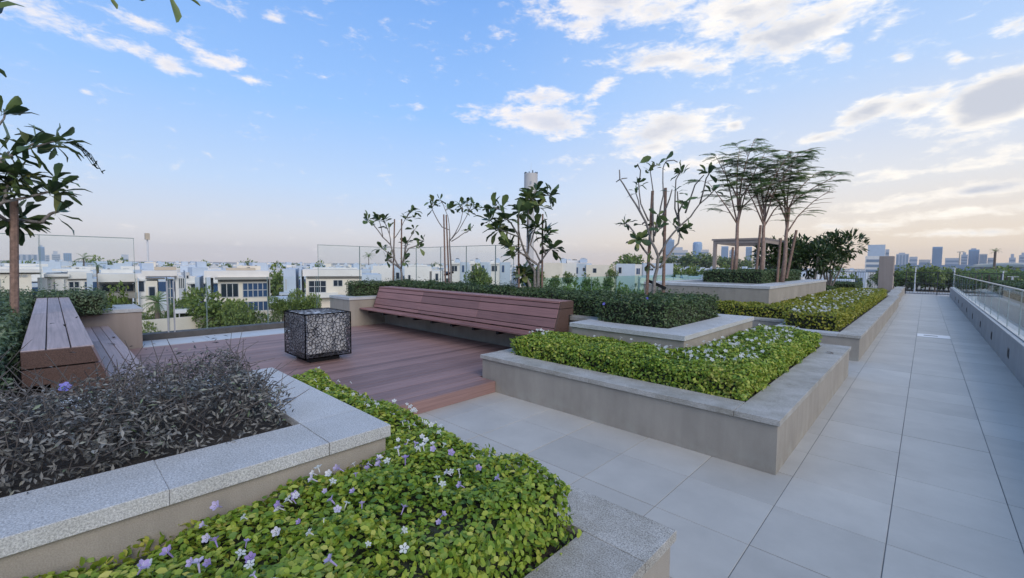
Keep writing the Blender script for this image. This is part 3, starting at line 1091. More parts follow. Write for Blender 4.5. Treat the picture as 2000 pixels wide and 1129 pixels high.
# ------------------------------------------------------------------ benches
def bench(name, label, sgn, mid, x0, x1):
    """sgn +1: backrest towards +Y"""
    def Y(y):
        return mid + sgn * (y - mid)
    root = empty(name, ((x0 + x1) / 2, Y(5.5), DZ), label, 'bench', 'wooden benches facing each other across the deck')

    def plank(nm, poly, mat, a=x0, b=x1, splits=2):
        poly = [(Y(p[0]), p[1]) for p in poly]
        if sgn < 0:
            poly = poly[::-1]
        L = (b - a) / splits
        for k in range(splits):
            MB().prism(poly, 0, a + k * L + .001, a + (k + 1) * L - .001).build(nm, mat, root, bevel=.003)
    # seat: three planks
    for k in range(3):
        y = 5.10 + k * .105
        plank('seat_plank', [(y, .553), (y + .1, .553), (y + .1, .585), (y, .585)], M['bench'] if sgn > 0 else M['bench_pale'], -9.87, x1 - .25, 3)
    # sloping back: four boards
    zs = [.60, .67, .82, .97, 1.055]
    for k in range(4):
        a, b = zs[k] + .006, zs[k + 1] - .006

        def yy(z):
            return 5.385 + (z - .60) * (5.55 - 5.385) / (1.055 - .60)
        plank('back_board', [(yy(a), a), (yy(a) + .03, a), (yy(b) + .03, b), (yy(b), b)], M['bench'], splits=3)
    # flat top: three planks
    for k in range(3):
        y = 5.545 + k * .116
        plank('top_plank', [(y, 1.058), (y + .109, 1.058), (y + .109, 1.09), (y, 1.09)], M['bench_pale'] if sgn < 0 else M['bench'], splits=2)
    # end boards with a dark joint between them
    for xe in (x0 - .028, x1 + .002):
        for poly in ([(5.55, .975), (5.885, .975), (5.885, 1.088), (5.583, 1.088)] if False else [(5.525, .975), (5.885, .975), (5.885, 1.085), (5.56, 1.085)],
                     [(5.39, .60), (5.76, .60), (5.76, .86), (5.885, .86), (5.885, .965), (5.521, .965)]):
            poly = [(Y(p[0]), p[1]) for p in poly]
            if sgn < 0:
                poly = poly[::-1]
            MB().prism(poly, 0, xe, xe + .026).build('end_board', M['end_grain'], root, bevel=.002)
    # inner frame, dark
    poly = [(Y(p[0]), p[1]) for p in [(5.43, .60), (5.75, .60), (5.75, .865), (5.87, .865), (5.87, 1.05), (5.60, 1.05)]]
    if sgn < 0:
        poly = poly[::-1]
    MB().prism(poly, 0, x0 + .01, x1 - .01).build('frame', M['dark_gap'], root)
    n = 9
    for k in range(n):
        x = -9.6 + k * .62
        a, b = sorted((Y(5.18), Y(5.785)))
        MB().box(x, x + .05, a, b, .485, .551).build('bracket', M['black_steel'], root)
    return root


bench('bench', 'long reddish brown slatted bench against the wall, facing the near bench', 1, 2.87, -9.72, -4.2)
bench('bench', 'weathered bench seen from behind, its three broad top planks running away', -1, 2.87, -9.75, -4.17)


# ------------------------------------------------------------------ laser cut fire cage
def lace(w, h, seed, cells):
    """edges of an irregular cell pattern in a w x h rectangle"""
    r = random.Random(seed)
    pts = []
    tries = 0
    while len(pts) < cells and tries < 20000:
        tries += 1
        p = Vector((r.uniform(-.08, w + .08), r.uniform(-.08, h + .08)))
        if all((p - q).length > .027 for q in pts):
            pts.append(p)
    vs, es, fs, *_ = geometry.delaunay_2d_cdt(pts, [], [], 0, 1e-5)
    cc, edge = [], {}
    for fi, f in enumerate(fs):
        a, b, c = (vs[i] for i in f)
        d = 2 * (a.x * (b.y - c.y) + b.x * (c.y - a.y) + c.x * (a.y - b.y))
        if abs(d) < 1e-9:
            cc.append((a + b + c) / 3)
        else:
            cc.append(Vector((((a.length_squared) * (b.y - c.y) + b.length_squared * (c.y - a.y) + c.length_squared * (a.y - b.y)) / d,
                              ((a.length_squared) * (c.x - b.x) + b.length_squared * (a.x - c.x) + c.length_squared * (b.x - a.x)) / d)))
        for k in range(3):
            edge.setdefault(tuple(sorted((f[k], f[(k + 1) % 3]))), []).append(fi)
    out = []

    def clip(a, b):
        t0, t1 = 0.0, 1.0
        d = b - a
        for p, q in ((-d.x, a.x), (d.x, w - a.x), (-d.y, a.y), (d.y, h - a.y)):
            if abs(p) < 1e-12:
                if q < 0:
                    return None
            else:
                tt = q / p
                if p < 0:
                    t0 = max(t0, tt)
                else:
                    t1 = min(t1, tt)
        return (a + d * t0, a + d * t1) if t0 < t1 - 1e-4 else None
    for k, v in edge.items():
        if len(v) == 2:
            c = clip(cc[v[0]], cc[v[1]])
            if c and (c[1] - c[0]).length > .003:
                out.append((*c, r.choice((.007, .009, .010, .013))))
    for _ in range(int(cells * .22)):      # longer slashes across the cells
        a = Vector((r.uniform(0, w), r.uniform(0, h)))
        t = r.uniform(0, 3.14)
        c = clip(a, a + Vector((math.cos(t), math.sin(t))) * r.uniform(.06, .2))
        if c:
            out.append((*c, .007))
    return out


CX0, CX1, CY0, CY1, CZ0, CZ1 = -7.36, -6.55, 2.54, 3.235, .245, .90
cage = empty('fire_cage', ((CX0 + CX1) / 2, (CY0 + CY1) / 2, DZ), 'dark metal lantern box with an irregular cut out pattern standing on the deck', 'fire cage')


def cage_panel(nm, o, ax, ay, w, h, seed, cells):
    o, ax, ay = Vector(o), Vector(ax), Vector(ay)
    nrm = ax.cross(ay)
    m = MB()
    for (a, b, t) in lace(w, h, seed, cells):
        p, q = o + ax * a.x + ay * a.y, o + ax * b.x + ay * b.y
        d = (q - p)
        s = d.normalized().cross(nrm) * t
        m.obox(p - s / 2 - nrm * .0025, s, d, nrm * .005)
    for (a, b) in (((0, 0), (w, 0)), ((w, 0), (w, h)), ((w, h), (0, h)), ((0, h), (0, 0))):
        m.bar(o + ax * a[0] + ay * a[1], o + ax * b[0] + ay * b[1], .012)
    m.build(nm, M['laser_steel'], cage)


W_, D_, H_ = CX1 - CX0, CY1 - CY0, CZ1 - CZ0
cage_panel('side_panel', (CX0, CY0, CZ0), (1, 0, 0), (0, 0, 1), W_, H_, 1, 330)
cage_panel('side_panel', (CX0, CY1, CZ0), (1, 0, 0), (0, 0, 1), W_, H_, 2, 330)
cage_panel('side_panel', (CX0, CY0, CZ0), (0, 1, 0), (0, 0, 1), D_, H_, 3, 290)
cage_panel('side_panel', (CX1, CY0, CZ0), (0, 1, 0), (0, 0, 1), D_, H_, 4, 290)
cage_panel('top_panel', (CX0, CY0, CZ1), (1, 0, 0), (0, 1, 0), W_, D_, 5, 90)
cage_panel('bottom_panel', (CX0, CY0, CZ0), (1, 0, 0), (0, 1, 0), W_, D_, 6, 120)
MB().box(-7.24, -6.70, 2.66, 3.12, DZ, .238).build('plinth', M['black_steel'], cage, bevel=.004)
MB().box(CX0 + .05, CX1 - .05, CY0 + .05, CY1 - .05, .30, .896).build('opal_liner', M['opal'], cage, bevel=.004)


# ------------------------------------------------------------------ glass balustrades
def pane(root, a, b, z0, z1, mat='glass', edge=True):
    a, b = Vector((*a, 0)), Vector((*b, 0))
    d = (b - a).normalized()
    n = Vector((-d.y, d.x, 0)) * .012
    g = .006
    o = MB().obox(a + d * g - n / 2 + Vector((0, 0, z0)), (b - a) - d * 2 * g, n, (0, 0, z1 - z0)).build('glass_pane', M[mat], root)
    if edge:
        e = MB()
        for p in (a + d * g, b - d * g):
            e.obox(p - d * .003 - n * .55 + Vector((0, 0, z0 + .001)), d * .006, n * 1.1, (0, 0, z1 - z0 - .002))
        e.build('pane_edge', M['glass_edge'], o)
    return o


def cap(root, a, b, z, mat='glass_edge', w=.02, h=.012):
    MB().bar((*a, z), (*b, z), w, h).build('top_rail', M[mat], root)


g1 = empty('glass_balustrade', (-10.7, 2.8, .15), 'low clear glass balustrade at the end of the deck on a dark upstand', 'balustrade')
MB().box(-10.93, -10.664, 1.10, 4.85, .0, .272).build('upstand', M['kerb'], g1, bevel=.004)
for a, b in ((1.1, 1.58), (1.58, 2.2), (2.2, 3.35), (3.35, 4.45)):
    pane(g1, (-10.72, a), (-10.72, b), .24, 1.335)
for y in (1.56, 1.66):
    MB().bar((-10.70, y, .2), (-10.70, y, 1.28), .022).build('clamp_post', M['steel'], g1)
g2 = empty('glass_balustrade', (-10.72, 0, .84), 'tall clear glass screen standing on the near planter block beside the bench', 'balustrade')
for a, b in ((-1.4, -.1), (-.1, 1.1)):
    pane(g2, (-10.72, a), (-10.72, b), .70, 2.075)
cap(g2, (-10.72, -1.4), (-10.72, 1.1), 2.08)
g3 = empty('glass_balustrade', (-10.72, 6, .84), 'tall clear glass screen wrapping the corner behind the long bench and plumerias', 'balustrade')
for a, b in ((4.48, 5.56), (5.56, 7.3)):
    pane(g3, (-10.72, a), (-10.72, b), .70, 2.085)
for a, b in ((-10.72, -9.57), (-9.57, -8.51), (-8.51, -7.45), (-7.45, -6.85)):
    pane(g3, (a, 7.3), (b, 7.3), .70, 2.11)
cap(g3, (-10.72, 4.48), (-10.72, 7.3), 2.09)
cap(g3, (-10.72, 7.3), (-6.85, 7.3), 2.115)
g4 = empty('glass_balustrade', (-7.95, 15, 0), 'low greenish glass balustrade along the roof edge beyond the plumerias', 'balustrade')
MB().box(-8.05, -7.85, 9.0, 21.9, -.03, .2).build('upstand', M['kerb'], g4)
for k in range(8):
    pane(g4, (-7.95, 9.0 + k * 1.6), (-7.95, 10.6 + k * 1.6), .15, 1.285, 'glass_green')

# ------------------------------------------------------------------ low wall with glass along the right of the path
rw = empty('low_wall', (1.2, 15, 0), 'low grey wall along the path with small recessed lights and a glass balustrade', 'wall')
MB().box(1.085, 1.34, -3, 37.0, -.03, .54).build('wall', M['plaster_dark'], rw)
MB().box(1.085, 1.145, -3, 37.0, .541, .556).build('coping_slab', M['granite'], rw)
MB().box(1.15, 1.22, -3, 37.0, .541, .572).build('glass_channel', M['steel'], rw)
MB().box(1.225, 1.34, -3, 37.0, .541, .552).build('coping_slab', M['granite'], rw)
for k in range(-8, 18):
    y = 11.2 + 1.5 * k
    pane(rw, (1.185, y), (1.185, y + 1.5), .56, 1.31) if y < 36 else None
MB().box(1.165, 1.205, -.8, 36.2, 1.312, 1.335).build('handrail', M['steel'], rw, bevel=.004)
for k in range(0, 9):
    y = 8.55 + 2.66 * k
    f = MB().box(1.079, 1.0848, y - .09, y + .09, .16, .33).build('light_fitting', M['railing'], rw)
    for s in (-1, 1):
        MB().box(1.0765, 1.0788, y + s * .045 - .025, y + s * .045 + .025, .18, .31).build('lens', M['black_steel'], f)

# planter on the far side of that wall
p7 = empty('planter', (3.4, 24, 0), 'brown planter beyond the glass on the far side of the path wall', 'planter')
wall_part(p7, (2.1, 2.3, 10, 35), 0, .5, 'pillar')
wall_part(p7, (2.3, 6.5, 34.8, 35), 0, .5, 'pillar')
slabs(p7, (2.08, 2.4, 10, 35.02), 1, M['granite_old'], .5, .55, 2.5)
MB().box(2.4, 6.5, 10, 34.8, .3, .5).build('soil', M['soil'], p7)
hedge('clipped_hedge', 'dark green hedge beyond the glass at the right edge of the terrace', 'hedge', [(2.5, 4.6, 10, 34.0)], .5, 1.10, M['dark_leaf'], 9000, 7000, .085, .045, T_DIAM, lump=.04, fluff=.06)

# ------------------------------------------------------------------ end of the path: railing, pillar
rl = empty('railing', (0, 38.1, 0), 'thin dark metal railing with a gate closing the end of the path', 'railing')
for x in (-.92, .55, 1.45, 3.2, 5.0, 6.8):
    MB().box(x - .025, x + .025, 38.07, 38.13, 0, 1.42).build('post', M['railing'], rl)
for (a, b) in ((-.90, .53), (.57, 1.43), (1.47, 6.8)):
    for z in (.06, .72, 1.40):
        MB().box(a, b, 38.085, 38.115, z - .018, z + .018).build('rail', M['railing'], rl)
for k in range(60):
    x = -.84 + k * .125
    if x < 6.7 and abs(x - .55) > .04 and abs(x - 1.45) > .04:
        MB().box(x - .007, x + .007, 38.093, 38.107, .08, 1.38).build('baluster', M['railing'], rl)
rl2 = empty('railing', (-5, 37, 0), 'dark metal railing behind the bushy plumerias next to the brown pillar', 'railing')
for k in range(6):
    x = -9.0 + k * 1.4
    MB().box(x - .025, x + .025, 37.07, 37.13, 0, 1.4).build('post', M['railing'], rl2)
for z in (.1, 1.38):
    MB().box(-9, -2.1, 37.085, 37.115, z - .018, z + .018).build('rail', M['railing'], rl2)
for k in range(54):
    x = -8.9 + k * .125
    MB().box(x - .007, x + .007, 37.093, 37.107, .12, 1.36).build('baluster', M['railing'], rl2)
pil = tag(MB().box(-2.06, -1.39, 33.9, 34.9, 0, 2.36).build('pillar', M['pillar'], bevel=.01), 'square brown rendered pillar standing by the end of the path', 'pillar')
pl_ = MB().box(-1.385, -1.36, 34.1, 34.25, 1.2, 1.36).build('light_fitting', M['railing'], pil)

# low beds behind the long planter
for (r, z1, lab, mt) in [((-4.6, -3.1, 24.4, 25.6), .80, 'low dark hedge block below the bushy plumerias', 'dark_leaf'), ((-4.6, -2.6, 28.5, 31.5), .86, 'second low hedge block nearer the brown pillar', 'dark_leaf')]:
    hedge('clipped_hedge', lab, 'hedge', [r], .44, z1, M[mt], 2500, 2500, .08, .045, T_DIAM, lump=.02)
p8 = empty('planter', (-4, 29, 0), 'low planter with pale coping below the bushy plumerias', 'planter')
MB().box(-6.2, -2.5, 24.0, 32.5, 0, .40).build('wall', M['plaster'], p8)
slabs(p8, (-6.25, -2.45, 23.95, 24.25), 0, M['granite'], .401, .45, 1.8)
slabs(p8, (-2.75, -2.45, 24.253, 32.5), 1, M['granite'], .401, .45, 1.8)
MB().box(-6.2, -2.75, 24.253, 32.5, .401, .43).build('soil', M['soil'], p8)

# ------------------------------------------------------------------ pergola
pg = empty('pergola', (-6.3, 23.5, 0), 'brown flat topped pergola with slim square posts behind the slender trees', 'pergola')
PX0, PX1, PY0, PY1, PZ = -7.42, -5.22, 21.75, 25.2, 2.95
for x in (PX0, PX1 - .14):
    for y in (PY0, PY1 - .14):
        MB().box(x, x + .14, y, y + .14, 0, PZ - .22).build('post', M['pergola'], pg)
for (a, b, c, d) in ((PX0, PX1, PY0, PY0 + .1), (PX0, PX1, PY1 - .1, PY1), (PX0, PX0 + .1, PY0 + .102, PY1 - .102), (PX1 - .1, PX1, PY0 + .102, PY1 - .102)):
    MB().box(a, b, c, d, PZ - .218, PZ - .08).build('beam', M['pergola'], pg)
for k in range(13):
    y = PY0 - .05 + k * (PY1 - PY0 + .04) / 12.4
    MB().box(PX0 - .06, PX1 + .06, y, y + .05, PZ - .078, PZ).build('rafter', M['pergola'], pg)

# ------------------------------------------------------------------ plumerias (drawn as surveyed stems: sideways offset, height)
TREE_A = ((-10.06, 6.4),
    [([(0.0, 1.28), (-0.03, 1.52), (-0.18, 1.77), (-0.28, 2.14), (-0.47, 2.33), (-0.73, 2.68), (-0.83, 2.77)], [(-0.78, 2.83, 9), (-0.83, 2.75, 4)]), ([(-0.28, 2.14), (-0.31, 2.42), (-0.44, 2.77)], [(-0.43, 2.9, 9)]), ([(-0.47, 2.33), (-0.51, 2.58), (-0.57, 2.78)], [(-0.64, 2.86, 8), (-0.55, 2.91, 6)]), ([(-0.18, 1.77), (-0.2, 2.28), (-0.02, 2.56), (0.1, 2.83)], [(0.09, 2.95, 9), (0.28, 3.04, 8), (0.32, 2.88, 3)]), ([(-0.03, 1.52), (0.07, 1.89), (0.18, 2.06), (0.43, 2.15), (0.55, 2.27)], [(0.48, 2.2, 8), (0.45, 2.08, 4)]), ([(0.07, 1.89), (0.17, 2.26), (0.3, 2.49), (0.32, 2.57)], [(0.32, 2.57, 5)]), ([(-0.18, 1.77), (-0.36, 1.94), (-0.51, 2.06)], [(-0.52, 2.15, 9)]), ([(-0.03, 1.52), (-0.28, 1.72), (-0.37, 1.77)], [(-0.35, 1.77, 10), (-0.31, 1.66, 6)]), ([(-0.03, 1.52), (0.07, 1.89), (0.1, 2.2)], [(0.1, 2.27, 8), (-0.01, 2.23, 6)]), ([(-0.01, 1.61), (0.07, 1.75)], [(0.09, 1.76, 9)]), ([(-0.31, 2.42), (-0.31, 2.58)], [(-0.31, 2.61, 5)])],
    [[(-0.24, 1.29), (-0.18, 2.82)], [(-0.02, 1.29), (0.0, 2.83)]])
TREE_B = ((-8.58, 6.85),
    [([(0.01, 1.28), (-0.01, 1.89), (-0.03, 2.21), (-0.03, 2.5), (-0.21, 2.57), (-0.36, 2.81), (-0.47, 3.04)], [(-0.43, 3.2, 10), (-0.53, 3.01, 5), (-0.35, 3.13, 5)]), ([(-0.02, 2.23), (0.11, 2.42), (0.24, 2.69), (0.29, 2.93)], [(0.27, 3.11, 10), (0.33, 2.94, 5), (0.19, 3.12, 4)]), ([(0.03, 2.29), (0.19, 2.48), (0.33, 2.74), (0.45, 2.98)], [(0.53, 3.16, 9), (0.51, 2.87, 6), (0.62, 3.07, 5), (0.4, 3.22, 6)]), ([(0.02, 2.22), (0.19, 2.33), (0.35, 2.45), (0.48, 2.52)], [(0.39, 2.51, 4), (0.47, 2.51, 2)]), ([(-0.03, 2.5), (-0.07, 2.84), (-0.18, 3.12), (-0.26, 3.25)], [(-0.24, 3.25, 3), (-0.06, 3.04, 6)])],
    [[(-0.12, 1.27), (-0.17, 2.88)], [(-0.02, 1.28), (-0.11, 2.87)]])
TREE_C = ((-5.71, 6.8),
    [([(0.01, 1.28), (0.01, 1.65), (-0.17, 1.78), (-0.28, 1.95), (-0.37, 2.21), (-0.55, 2.49), (-0.66, 2.58)], [(-0.64, 2.67, 11)]), ([(-0.66, 2.58), (-0.75, 2.75), (-0.92, 2.81)], [(-0.98, 2.89, 7), (-1.01, 2.78, 5), (-0.73, 2.84, 4)]), ([(-0.06, 1.3), (-0.06, 1.52), (-0.15, 1.67), (-0.24, 1.8), (-0.2, 2.06), (-0.22, 2.36), (-0.21, 2.82), (-0.15, 3.03)], [(-0.15, 3.01, 14), (-0.25, 2.92, 8), (-0.08, 3.11, 10), (0.03, 2.88, 7), (-0.32, 2.79, 7), (-0.06, 3.2, 6)]), ([(-0.15, 3.03), (0.03, 3.09), (0.24, 3.12)], [(0.31, 3.03, 9), (0.26, 3.16, 4)]), ([(0.01, 1.65), (0.04, 1.74), (-0.05, 1.93), (-0.16, 2.06), (-0.05, 2.43)], [(-0.05, 2.54, 12), (-0.12, 2.36, 9)]), ([(0.04, 1.7), (0.15, 1.87), (0.26, 2.0)], [(0.3, 2.02, 12)]), ([(0.15, 1.87), (0.06, 2.11), (0.14, 2.28)], [(0.21, 2.33, 10), (0.04, 2.21, 9)]), ([(-0.17, 1.78), (-0.42, 1.95), (-0.55, 2.04)], [(-0.66, 1.99, 9), (-0.58, 2.17, 10)]), ([(-0.37, 2.21), (-0.7, 2.34), (-0.83, 2.4)], [(-0.94, 2.47, 13), (-1.02, 2.59, 5), (-0.75, 2.32, 7)]), ([(-0.37, 2.21), (-0.42, 2.54), (-0.38, 2.69)], [(-0.36, 2.69, 8)]), ([(-0.17, 1.28), (-0.23, 1.39), (-0.3, 1.47)], [(-0.35, 1.57, 13), (-0.43, 1.52, 8), (-0.28, 1.43, 9)]), ([(-0.17, 1.78), (-0.26, 1.87)], [(-0.48, 1.86, 6)])],
    [[(-0.38, 1.34), (-0.41, 2.63)], [(0.09, 1.3), (0.08, 2.69)]])
TREE_D = ((-3.28, 6.9),
    [([(-0.0, 1.3), (0.05, 1.64), (0.06, 1.83), (-0.06, 2.08), (-0.15, 2.39), (-0.32, 2.69), (-0.47, 2.93), (-0.59, 3.12), (-0.6, 3.27)], []), ([(-0.59, 3.11), (-0.66, 3.1)], []), ([(-0.56, 3.12), (-0.49, 3.18)], []), ([(-0.15, 2.39), (-0.26, 2.61), (-0.35, 2.96)], [(-0.45, 3.0, 5), (-0.38, 3.01, 2)]), ([(-0.11, 2.41), (-0.24, 2.69), (-0.28, 3.02)], [(-0.29, 3.08, 4), (-0.23, 3.02, 3)]), ([(-0.28, 3.02), (-0.25, 3.19), (-0.29, 3.26)], [(-0.3, 3.21, 2)]), ([(-0.02, 2.06), (-0.05, 2.89), (-0.11, 3.26)], [(-0.1, 3.35, 3), (0.0, 3.34, 6), (-0.03, 3.22, 2)]), ([(-0.01, 2.16), (0.05, 2.43), (0.11, 2.82), (0.09, 3.23), (0.14, 3.34)], [(0.18, 3.27, 2)]), ([(0.14, 3.34), (0.25, 3.34), (0.3, 3.3)], []), ([(0.06, 1.83), (0.19, 2.08), (0.38, 2.32), (0.53, 2.46), (0.66, 2.66), (0.85, 2.85)], [(0.89, 2.93, 9)]), ([(0.66, 2.66), (0.72, 3.02), (0.74, 3.09)], [(0.76, 3.13, 5), (0.7, 3.09, 3)]), ([(0.45, 2.52), (0.57, 2.94), (0.68, 3.06)], []), ([(0.38, 2.32), (0.29, 2.59), (0.29, 3.04), (0.36, 3.15)], [(0.32, 3.1, 4), (0.23, 3.14, 2), (0.35, 3.23, 3)]), ([(0.36, 2.4), (0.31, 2.83)], [(0.34, 2.89, 3)]), ([(0.34, 2.51), (0.39, 2.63)], [(0.39, 2.63, 4), (0.42, 2.52, 3)]), ([(0.09, 1.64), (0.24, 1.87), (0.37, 2.05), (0.39, 2.26)], [(0.46, 2.28, 8), (0.44, 2.18, 6), (0.53, 2.33, 5), (0.27, 2.38, 3)]), ([(-0.02, 1.78), (-0.18, 1.95), (-0.29, 2.14), (-0.44, 2.36), (-0.5, 2.4)], [(-0.52, 2.47, 5), (-0.55, 2.36, 3), (-0.42, 2.39, 2)]), ([(-0.18, 1.95), (-0.26, 2.08)], [(-0.24, 2.17, 8), (-0.27, 1.98, 8), (-0.16, 2.02, 4)]), ([(0.01, 1.64), (-0.09, 1.72)], [(-0.11, 1.69, 6)]), ([(0.05, 2.39), (0.16, 2.61), (0.23, 2.86)], [(0.23, 2.88, 2)]), ([(-0.01, 2.27), (0.03, 2.47)], [(0.03, 2.45, 4), (0.0, 2.29, 4)]), ([(-0.17, 2.39), (-0.21, 2.36)], [(-0.22, 2.36, 2)]), ([(0.07, 2.29), (0.11, 2.33)], [(0.1, 2.31, 4)])],
    [[(-0.12, 1.32), (-0.06, 2.91)], [(0.16, 1.35), (0.14, 2.95)]])
TREE_E = ((-6.6, -0.75),
    [([(0.2, 1.77), (0.38, 2.14), (0.46, 2.23), (0.59, 2.28), (0.78, 2.37)], [(0.83, 2.43, 16), (0.81, 2.51, 10), (0.88, 2.38, 8)]), ([(0.38, 2.14), (0.49, 2.06), (0.56, 2.09)], [(0.58, 2.11, 20), (0.61, 2.01, 14), (0.51, 1.97, 14), (0.65, 2.16, 12)]), ([(0.36, 2.16), (0.39, 2.43), (0.44, 2.64), (0.56, 2.72), (0.73, 2.84), (0.87, 2.92)], [(0.93, 2.96, 12), (0.94, 2.87, 9)]), ([(0.56, 2.72), (0.66, 2.81)], [(0.69, 2.88, 9), (0.73, 2.78, 7)]), ([(0.48, 2.67), (0.52, 2.74)], [(0.56, 2.79, 8), (0.59, 2.66, 7)]), ([(0.36, 2.16), (0.41, 2.86), (0.47, 3.0), (0.52, 3.15)], [(0.54, 3.2, 6), (0.62, 3.09, 1), (0.56, 3.17, 4)]), ([(0.72, 2.06), (0.78, 2.15), (0.84, 2.18)], [(0.9, 2.2, 7)]), ([(0.56, 2.09), (0.72, 2.06)], []), ([(0.44, 2.64), (0.51, 2.53), (0.57, 2.53)], [(0.59, 2.58, 14), (0.51, 2.59, 12), (0.48, 2.45, 13), (0.64, 2.49, 10)]), ([(0.46, 2.23), (0.48, 2.35), (0.5, 2.44)], [(0.51, 2.41, 13), (0.45, 2.35, 12), (0.54, 2.35, 10)]), ([(0.38, 2.14), (0.41, 2.31)], [(0.42, 2.52, 12), (0.39, 2.4, 12)])],
    [[(0.49, 1.4), (0.54, 2.27)]])



def plum_leaf_mesh(k, droop, fold, w=.30):
    """long paddle leaf, narrow at its foot, 1 m long before scaling"""
    ts = [0, .12, .34, .6, .82, 1.0]
    ws = [.04, .06, .52, .95, 1.0, .34]
    V, F = [], []
    for i, (t_, a) in enumerate(zip(ts, ws)):
        z = -droop * t_ * t_ + .04 * math.sin(t_ * 9 + k)
        V += [(t_, -a * w / 2, z + fold * a * w), (t_, 0, z), (t_, a * w / 2, z + fold * a * w)]
    for i in range(len(ts) - 1):
        b = i * 3
        F += [(b, b + 1, b + 4, b + 3), (b + 1, b + 2, b + 5, b + 4)]
    me = bpy.data.meshes.new('leaf')
    me.from_pydata(V, [], F)
    me.shade_smooth()
    me.materials.append(M['plum_leaf'])
    return me


PLUM = [plum_leaf_mesh(0, .10, .18, .38), plum_leaf_mesh(1, .28, .12, .42), plum_leaf_mesh(2, -.05, .22, .35), plum_leaf_mesh(3, .42, .10, .40)]


def plumeria(label, data, leaf_len, z_soil, tie=True, jitter=.28, r0=.030, stakes=True, seed=1, dense=1.0, wf=1.0):
    r = random.Random(seed)
    (bx, by), paths, stk = data
    D = math.hypot(bx, by)
    b = Vector((bx / D, by / D, 0))
    rt = Vector((b.y, -b.x, 0))
    root = empty('plumeria', (bx, by, z_soil), label, 'tree')
    depth = {}

    def P(p, dep):
        return Vector((bx, by, 0)) + rt * p[0] + b * dep + Vector((0, 0, p[1]))
    mb = MB()
    lv = 0
    for pi, (pts, ros) in enumerate(paths):
        key = min(depth, key=lambda q: (q[0] - pts[0][0]) ** 2 + (q[1] - pts[0][1]) ** 2) if depth else None
        d0 = depth[key] if key and (key[0] - pts[0][0]) ** 2 + (key[1] - pts[0][1]) ** 2 < .02 else 0.0
        d1 = d0 + r.uniform(-jitter, jitter)
        n = len(pts)
        low = pts[0][1] < z_soil + .75 and pi < 99 and abs(pts[0][0]) < .3
        P3, R3 = [], []
        if low and key is None or (low and pts[0][1] < 1.45):
            P3.append(P((pts[0][0] * .6, z_soil - .02), 0))
            R3.append(r0 * 1.25)
        for i, p in enumerate(pts):
            f = i / max(1, n - 1)
            dep = d0 + (d1 - d0) * f
            depth[p] = dep
            P3.append(P(p, dep))
            hgt = (p[1] - z_soil)
            R3.append(max(.008, r0 * (1.0 if low else .72) * (1 - .26 * min(2.4, hgt)) * (1 - .25 * f)))
        # smooth the stem a little
        Q3, QR = [P3[0]], [R3[0]]
        for a_, b_, ra, rb in zip(P3[:-1], P3[1:], R3[:-1], R3[1:]):
            Q3 += [a_.lerp(b_, .5) + Vector((r.uniform(-.012, .012), r.uniform(-.012, .012), 0)), b_]
            QR += [(ra + rb) / 2, rb]
        mb.tube(Q3, QR, 7)
        for (s, z, cnt) in ros:
            c = P((s, z), d1 + r.uniform(-.04, .04))
            tip = Q3[-1]
            ax = (c - tip)
            base = c if ax.length > .14 else tip
            if ax.length > .14:
                near = min(Q3, key=lambda q: (q - c).length)
                st = c - (c - near) * min(1, .0)
                mb.tube([near, near.lerp(c, .5) + Vector((0, 0, .015)), c], [.011, .010, .009], 6)
                ax = (c - near)
            ax = (ax.normalized() if ax.length > .01 else Vector((0, 0, 1)))
            ax = (ax * .7 + Vector((0, 0, .6))).normalized()
            e1 = ax.orthogonal().normalized()
            e2 = ax.cross(e1)
            for k in range(int(cnt * dense + .5)):
                t_ = k * 2.4 + r.uniform(-.4, .4)
                spread = r.uniform(.35, 1.75) if cnt > 4 else r.uniform(.2, 1.3)
                out = e1 * math.cos(t_) + e2 * math.sin(t_)
                d = ax * math.cos(spread) + out * math.sin(spread)
                if cnt >= 12:
                    d = d - Vector((0, 0, .25))
                up = ax * 1.0 - d * .2 + Vector((0, 0, .4))
                sc = leaf_len * r.uniform(.6, 1.12)
                foot = base - ax * r.uniform(0, .07)
                mw = Matrix.Translation(foot) @ basis(d, up) @ Matrix.Diagonal((sc, sc * wf * r.uniform(.85, 1.25), sc, 1))
                inst('leaf', PLUM[r.randrange(4)], mw, root)
                lv += 1
    mb.build('trunk', M['bark'], root, smooth=True)
    res = []
    if stakes:
        for (a, c) in stk:
            p0, p1_ = P((a[0], z_soil), .06), P(c, .05)
            res.append((p0, p1_))
    return root, res


def stake(label, p0, p1_, w=.042, group=None, ties=()):
    root = empty('tree_stake', p0, label, 'stake', group)
    MB().tube([p0, p0.lerp(p1_, .5), p1_], [w * .56, w * .54, w * .5], 8).build('post', M['timber'], root)
    for (a, b_) in ties:
        MB().bar(a, b_, .018, .05).build('tie', M['tie'], root)
    return root


